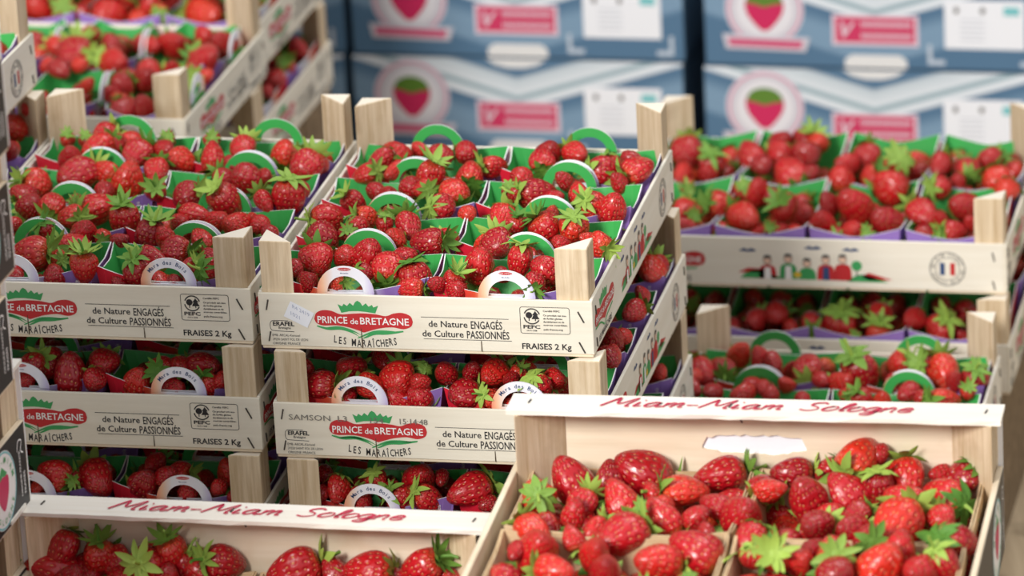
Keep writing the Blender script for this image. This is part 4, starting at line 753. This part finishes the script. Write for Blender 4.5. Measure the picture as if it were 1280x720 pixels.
# ------------------------------------------------------------------ place the punnets
pw = build_punnet(True, 'words'); pl = build_punnet(True, 'logo'); pn = build_punnet(False, 'logo'); pv = build_veneer_punnet()
T = {id(q): tree_of(q) for q in (pw, pl, pn, pv)}; used = set()
FRONT_WORDS = {'L1': (0, 1), 'L2': (0, 1), 'L3': (0, 0), 'M1': (0, 0), 'M2': (1, 1), 'M3': (1, 1)}
ROWN = {4: ('front', 'second-row', 'third-row', 'rear'), 3: ('front', 'middle-row', 'rear'), 2: ('front', 'rear')}
COLN = {2: ('left', 'right'), 4: ('leftmost', 'inner-left', 'inner-right', 'rightmost')}
PUN = {}
def want(n, i, j):
    if n in ('V0', 'J0', 'J2', 'U2', 'S3', 'S2', 'S1', 'S0'): return (n == 'J0' and i == 1 and j >= 2)
    if n == 'S4': return j == 2 and i == 1
    return True
PCOL = {'M': 'centre', 'L': 'left'}
for n, (kind, x, y, z, a, W, L) in CRATES.items():
    nc, nr = {'P': (2, 4), 'Q': (4, 2), 'K': (2, 3)}[kind]
    px, py = {'P': (.1455, .0965), 'Q': (.0965, .1455), 'K': (.192, .140)}[kind]
    for i in range(nc):
        for j in range(nr):
            if not want(n, i, j): continue
            u, v = (i-(nc-1)/2)*px, (j-(nr-1)/2)*py
            if kind == 'K': v = L/2-.012-.070-(nr-1-j)*.140
            src = pv if kind == 'K' else (pn if kind == 'Q' and n[0] != 'U' else (pw if (j > 0 or FRONT_WORDS.get(n, (1, 1, 1, 1))[i]) else pl))
            o = copy_tree(src, T[id(src)]) if id(src) in used else src; used.add(id(src))
            jx, jy, jr = random.uniform(-.0008, .0008), random.uniform(-.0005, .0005), random.uniform(-.008, .008)
            c, s_ = math.cos(a), math.sin(a)
            o.location = (x+(u+jx)*c-(v+jy)*s_, y+(u+jx)*s_+(v+jy)*c, z+.0032)
            o.rotation_euler = (0, 0, a+jr-(PI/2 if kind == 'Q' else 0))
            nm = '%s %s' % (COLN[nc][i], ROWN[nr][j])
            PUN[(n, i, j)] = nm
            what = 'plain wood-veneer punnet' if kind == 'K' else ('green-lined card punnet' if src is pn else 'green-lined card punnet with arched handles')
            tag(o, '%s, %s in the %s' % (what, nm, CL[n]), 'punnet', 'punnets in the '+CL[n])

# ------------------------------------------------------------------ place the strawberries
allb = []
for n, s_ in FRUIT.items():
    kind, x, y, z, a, W, L = CRATES[n]
    nc, nr = {'P': (2, 4), 'Q': (4, 2), 'K': (2, 3)}[kind]; px, py = {'P': (.1455, .0965), 'Q': (.0965, .1455), 'K': (.192, .140)}[kind]
    for e in s_.split(';'):
        q = [float(v) for v in e.split()]
        i = min(nc-1, max(0, int(q[0]/1000/px+nc/2))); v0 = q[1]/1000
        j = min(nr-1, max(0, int(v0/py+nr/2))) if kind != 'K' else min(2, max(0, 2-int((L/2-.012-v0)/.140)))
        allb.append(dict(crate=n, ij=(i, j), lx=q[0]/1000, ly=q[1]/1000, lz=q[2]/1000, r=q[3]/10000, d=(q[4], q[5], q[6]), cal=q[7], px=q[8]))
allb.sort(key=lambda e: -e['px'])
single, rest_b = allb[:300], allb[300:]
# names of the places inside each punnet
groups = {}
for e in allb: groups.setdefault((e['crate'],)+e['ij'], []).append(e)
for k, g in groups.items():
    g.sort(key=lambda e: e['ly']); m = len(g)
    nb = 1 if m <= 3 else (2 if m <= 8 else 3)
    for bi in range(nb):
        band = g[bi*m//nb:(bi+1)*m//nb]; band.sort(key=lambda e: e['lx'])
        word = {1: ('the row',), 2: ('front', 'back'), 3: ('front', 'middle', 'back')}[nb][bi]
        for q, e in enumerate(band):
            f = len(band); ORD = ('first', 'second', 'third', 'fourth', 'fifth', 'sixth', 'seventh', 'eighth', 'ninth', 'tenth', 'eleventh', 'twelfth')
            e['pos'] = ('only one' if f == 1 else 'leftmost' if q == 0 else 'rightmost' if q == f-1 else ORD[q]+' from left')+(' at '+word if nb > 1 else '')
k = 0
def world(e, off=(0, 0, 0)):
    kind, x, y, z, a, W, L = CRATES[e['crate']]; c, s_ = math.cos(a), math.sin(a)
    return Vector((x+e['lx']*c-e['ly']*s_, y+e['lx']*s_+e['ly']*c, z+e['lz']))
def wdir(e):
    a = CRATES[e['crate']][4]; c, s_ = math.cos(a), math.sin(a); d = e['d']; return Vector((d[0]*c-d[1]*s_, d[0]*s_+d[1]*c, d[2]))
for e in single:
    bi = int(rng.integers(0, 8))
    if e['px'] > 46 or (e['crate'][0] == 'K' and rng.random() < .7): bi = (1, 3, 4, 7)[rng.integers(0, 4)]
    me = BM[bi]
    o = obj('strawberry', me); o.matrix_world = Matrix.Translation(world(e)) @ axis_matrix(wdir(e), rng.uniform(0, 6.28)) @ Matrix.Diagonal((e['r']*(1.14 if e['crate'][0] != 'K' else 1.2),)*3+(1,))
    look = 'leafy' if e['cal'] else 'bare'
    tag(o, '%s strawberry, %s of the %s punnet, %s' % (look, e['pos'], PUN[(e['crate'],)+e['ij']], CL[e['crate']]), 'strawberry', 'strawberries in the '+CL[e['crate']])
    c = obj('calyx', CM[rng.integers(0, 7)], o); c.scale = (1.14, 1.14, 1.04); c.location = (0, 0, ASP[KINDS[bi]]-.98-.03)
    if e['cal'] and rng.random() < .55: obj('stem', SM[rng.integers(0, 4)], c)
# everything smaller, and the layers beneath, as one mass
V = []; Fc = []; Rt = []; MI = []
CV = []; CF = []
def add_low(M, withc, tone):
    ki = int(rng.integers(0, 8)); vs, fs, rt = LOWB[ki]; k = len(V)
    A = np.array(vs) @ np.array(M.to_3x3()).T + np.array(M.translation); V.extend(map(tuple, A)); Fc.extend(tuple(i+k for i in f) for f in fs); Rt.extend((a, b, tone) for a, b, c in rt)
    MI.extend([0]*len(fs))
    if withc:
        vs, fs = CALV[rng.integers(0, 7)]; k = len(V)
        A = (np.array(vs)+np.array([0, 0, ASP[KINDS[ki]]-.98])) @ np.array(M.to_3x3()).T + np.array(M.translation); V.extend(map(tuple, A)); Fc.extend(tuple(i+k for i in f) for f in fs); Rt.extend([(0, 0, tone)]*len(vs)); MI.extend([1]*len(fs))
for e in rest_b:
    add_low(Matrix.Translation(world(e)) @ axis_matrix(wdir(e), rng.uniform(0, 6.28)) @ Matrix.Diagonal((e['r']*1.12,)*3+(1,)), e['cal'], rng.random())
for (n, i, j), nm in PUN.items():
    kind, x, y, z, a, W, L = CRATES[n]
    nc, nr = {'P': (2, 4), 'Q': (4, 2), 'K': (2, 3)}[kind]; px, py = {'P': (.1455, .0965), 'Q': (.0965, .1455), 'K': (.192, .140)}[kind]
    u, v = (i-(nc-1)/2)*px, (j-(nr-1)/2)*py
    if kind == 'K': v = L/2-.012-.070-(nr-1-j)*.140
    hx, hy = px/2-.017, py/2-.017
    H = .078 if kind == 'K' else .0525
    placed = [(e['lx'], e['ly'], e['lz']) for e in allb if e['crate'] == n]
    for layer, (zz, st) in enumerate(((H-.036 if kind != 'K' else H-.045, .0255), (H-.014 if kind != 'K' else H-.022, .0245))):
        kx, ky = max(1, int(2*hx/st)+1), max(1, int(2*hy/st)+1)
        for p in range(kx):
            for q in range(ky):
                lx = u-hx+2*hx*(p+.5*(q % 2)*.6)/max(1, kx-.7)+rng.uniform(-.003, .003); ly = v-hy+2*hy*q/max(1, ky-1)+rng.uniform(-.003, .003); lz = zz+rng.uniform(-.003, .003)
                lx = min(max(lx, u-hx), u+hx); ly = min(max(ly, v-hy), v+hy)
                if any((lx-b_[0])**2+(ly-b_[1])**2+(lz-b_[2])**2 < (.017 if kind != 'K' else .021)**2 for b_ in placed): continue
                if layer and any((lx-b_[0])**2+(ly-b_[1])**2 < (.027 if kind != 'K' else .027)**2 for b_ in placed): continue
                e = dict(crate=n, lx=lx, ly=ly, lz=lz); d = rng.normal(size=3); d[2] = abs(d[2])
                add_low(Matrix.Translation(world(e)) @ axis_matrix(Vector(d), 0) @ Matrix.Diagonal((.0132 if kind != 'K' else .017,)*3+(1,)), layer and rng.random() < .4, rng.random())
me = bpy.data.meshes.new('strawberries'); me.from_pydata(V, [], Fc); me.materials.append(BERRY); me.materials.append(LEAF)
at = me.attributes.new('rest', 'FLOAT_VECTOR', 'POINT'); at.data.foreach_set('vector', np.array(Rt, dtype=np.float32).ravel())
me.polygons.foreach_set('material_index', MI); me.polygons.foreach_set('use_smooth', [True]*len(Fc)); me.update()
o = obj('strawberries', me); o['kind'] = 'stuff'; tag(o, 'smaller red strawberries filling the punnets beneath and behind the larger ones', 'strawberries')

# ------------------------------------------------------------------ blue cartons behind
def carton_face():
    m = mat('blue_carton_print', (1, 1, 1), .55, .3); nt, N, L = nodes(m); b = N['Principled BSDF']
    tc = N.new('ShaderNodeTexCoord'); sp = N.new('ShaderNodeSeparateXYZ'); L.new(tc.outputs['Object'], sp.inputs[0])
    ab = N.new('ShaderNodeMath'); ab.operation = 'ABSOLUTE'; L.new(sp.outputs['X'], ab.inputs[0])
    # rounded chevron: v = z - f(|x|)
    pw = N.new('ShaderNodeMath'); pw.operation = 'POWER'; L.new(ab.outputs[0], pw.inputs[0]); pw.inputs[1].default_value = 1.0
    ml = N.new('ShaderNodeMath'); ml.operation = 'MULTIPLY'; ml.inputs[1].default_value = .30; L.new(pw.outputs[0], ml.inputs[0])
    sb = N.new('ShaderNodeMath'); sb.operation = 'SUBTRACT'; L.new(sp.outputs['Z'], sb.inputs[0]); L.new(ml.outputs[0], sb.inputs[1])
    mr = N.new('ShaderNodeMapRange'); mr.inputs['From Min'].default_value = 0; mr.inputs['From Max'].default_value = .12; L.new(sb.outputs[0], mr.inputs['Value'])
    r = N.new('ShaderNodeValToRGB'); cr = r.color_ramp; cr.interpolation = 'LINEAR'
    D = s2l(84, 118, 148); Mi = s2l(124, 154, 180); Li = s2l(196, 208, 216); Wh = s2l(222, 229, 236); Te = s2l(146, 172, 182)
    q = lambda v: v/.12
    seq = [(0, D), (q(.006), Mi), (q(.030), Mi), (q(.046), D), (q(.052), D), (q(.055), Wh), (q(.063), Wh), (q(.065), Te), (q(.069), Te), (q(.072), Wh), (q(.090), Li), (q(.095), D), (q(.102), D), (q(.108), Mi), (1, Mi)]
    cr.elements[0].position = 0; cr.elements[0].color = (*D, 1); cr.elements[1].position = 1; cr.elements[1].color = (*Mi, 1)
    for p, c in seq[1:-1]: e = cr.elements.new(p); e.color = (*c, 1)
    L.new(mr.outputs[0], r.inputs[0]); L.new(r.outputs[0], b.inputs['Base Color']); return m
CARTF = carton_face(); CARTP = mat('carton_blue', s2l(66, 92, 116), .7, .2)
def build_carton():
    W, D_, H = .398, .30, .118
    root = bpy.data.objects.new('berry_carton', None); COL.objects.link(root)
    mb = MB(); mb.box(-W/2, W/2, -D_/2, D_/2, 0, H-.001)
    obj('carton_body', bevel(mb.mesh('carton_body', [CARTP]), .002), root)
    fn = lambda l: (lambda x, z: (x, -D_/2-.0003*l, z))
    mb = MB(); mb.poly(rect(-W/2+.001, .001, W/2-.001, H-.002), fn(1)); obj('printed_face', mb.mesh('printed_face', [CARTF]), root)
    em = MB(); cx, cz = -.128, .068
    em.poly(ell(cx, cz, .046, .045, 36), fn(2), 0); q = ell(cx, cz, .042, .041, 36); em.ribbon(q+[q[0]], .002, fn(3), 4)
    em.poly(ell(cx, cz, .034, .034, 30), fn(3), 3)
    em.poly(spline([(cx, cz+.012), (cx+.02, cz+.013), (cx+.021, cz-.004), (cx+.008, cz-.022), (cx, cz-.026), (cx-.008, cz-.022), (cx-.021, cz-.004), (cx-.02, cz+.013), (cx, cz+.012)], 4)[:-1], fn(4), 1)
    em.poly(spline([(cx-.021, cz+.008), (cx-.01, cz+.006), (cx, cz+.003), (cx+.01, cz+.006), (cx+.021, cz+.008), (cx+.016, cz+.019), (cx, cz+.024), (cx-.016, cz+.019), (cx-.021, cz+.008)], 3)[:-1], fn(5), 2)
    em.poly([(cx-.05, cz-.03), (cx+.052, cz-.033), (cx+.047, cz-.05), (cx-.046, cz-.048)], fn(5), 0); em.poly([(cx-.043, cz-.035), (cx+.044, cz-.037), (cx+.042, cz-.046), (cx-.042, cz-.044)], fn(6), 5)
    obj('berry_emblem', em.mesh('berry_emblem', [mat('emblem_white', s2l(208, 204, 214), .6), PINK, LEAFP, mat('emblem_light', s2l(228, 226, 232), .6), PALEPINK, mat('ribbon_pink', s2l(206, 80, 120), .6)]), root)
    lb = MB(); x0, x1, z0, z1 = -.046, .046, .031, .061
    lb.poly(rect(x0-.004, z0-.004, x1+.004, z1+.003), fn(2), 1); lb.poly(rect(x0, z0, x1, z1), fn(3), 0)
    _text(lb, 'V', x0+.006, z0+.006, .026, fn(4), 1, bold=.02, shear=.3)
    for i in range(14):     # rows of small white type too blurred to read
        a = x0+.03+i*.0042; lb.poly(rect(a, z1-.011, a+.0026, z1-.005), fn(4), 1); lb.poly(rect(a, z0+.005, a+.0026, z0+.011), fn(4), 1)
    obj('pink_label', lb.mesh('pink_label', [mat('label_pink', s2l(206, 48, 96), .6), mat('label_pale', s2l(226, 206, 218), .6)]), root)
    wl = MB(); x0, x1, z0, z1 = .080, .172, .026, .084
    wl.poly(rect(x0, z0, x1, z1), fn(3), 0); wl.poly(rect(x1-.024, z1-.017, x1-.006, z1-.007), fn(4), 1)
    for a, c in ((x0+.014, z1-.012), (x0+.044, z1-.012)): wl.poly(ell(a, c, .003, .004, 10), fn(4), 2)
    for i in range(5): wl.poly(rect(x0+.018, z0+.01+i*.006, x0+.046, z0+.0115+i*.006), fn(4), 3); 
    obj('white_label', wl.mesh('white_label', [PAPER, TEAL, GREYINK, mat('faint_type', s2l(205, 208, 216), .6)]), root)
    hm = mat('hand_hole_white', s2l(226, 226, 226), .7)
    hl = MB(); hl.poly([(-.036, .0005), (.036, .0005), (.036, .010), (.028, .016), (-.028, .016), (-.036, .010)], fn(2), 0); part('hand_hole', hl, hm, root)
    hl = MB(); hl.poly([(-.036, .116), (.036, .116), (.026, .109), (.010, .105), (-.010, .105), (-.026, .109)], fn(2), 0)
    part('hand_hole', hl, hm, root)
    cm = MB()
    for a, sx in ((.06, 1), (.186, -1)):
        cm.poly([(a, .030), (a+sx*.005, .030), (a+sx*.005, .012), (a+sx*.02, .012), (a+sx*.02, .006), (a, .006)], fn(2))
    obj('corner_marks', cm.mesh('corner_marks', [mat('mark_grey', s2l(186, 198, 212), .6)]), root)
    return root
ct = build_carton(); tc_ = tree_of(ct); first = True
ca = -.252
for col, (x, y, nm) in enumerate(((CART[0][0], CART[0][1], 'middle'), (CART[1][0], CART[1][1], 'right'), (CART[2][0], CART[2][1], 'left'))):
    for row in (1, 2):
        o = ct if first else copy_tree(ct, tc_); first = False
        zz = CART[col][2]+(row-2)*.1185
        o.location = (x+(.003 if row == 2 else 0), y, zz); o.rotation_euler = (0, 0, ca)
        tag(o, 'blurred blue strawberry carton with pink berry emblem, %s row, %s column behind the crates' % (('', 'lower', 'upper')[row], nm), 'carton', 'blue berry cartons in the background')
mb = MB()
for c in CART:
    mb.box(-.2, .2, -.15, .15, 0, c[2]-.1185, 0, Matrix.Translation((c[0], c[1], 0)) @ turn(ca))
structure(part('trim_7', mb, PLANKM, None))
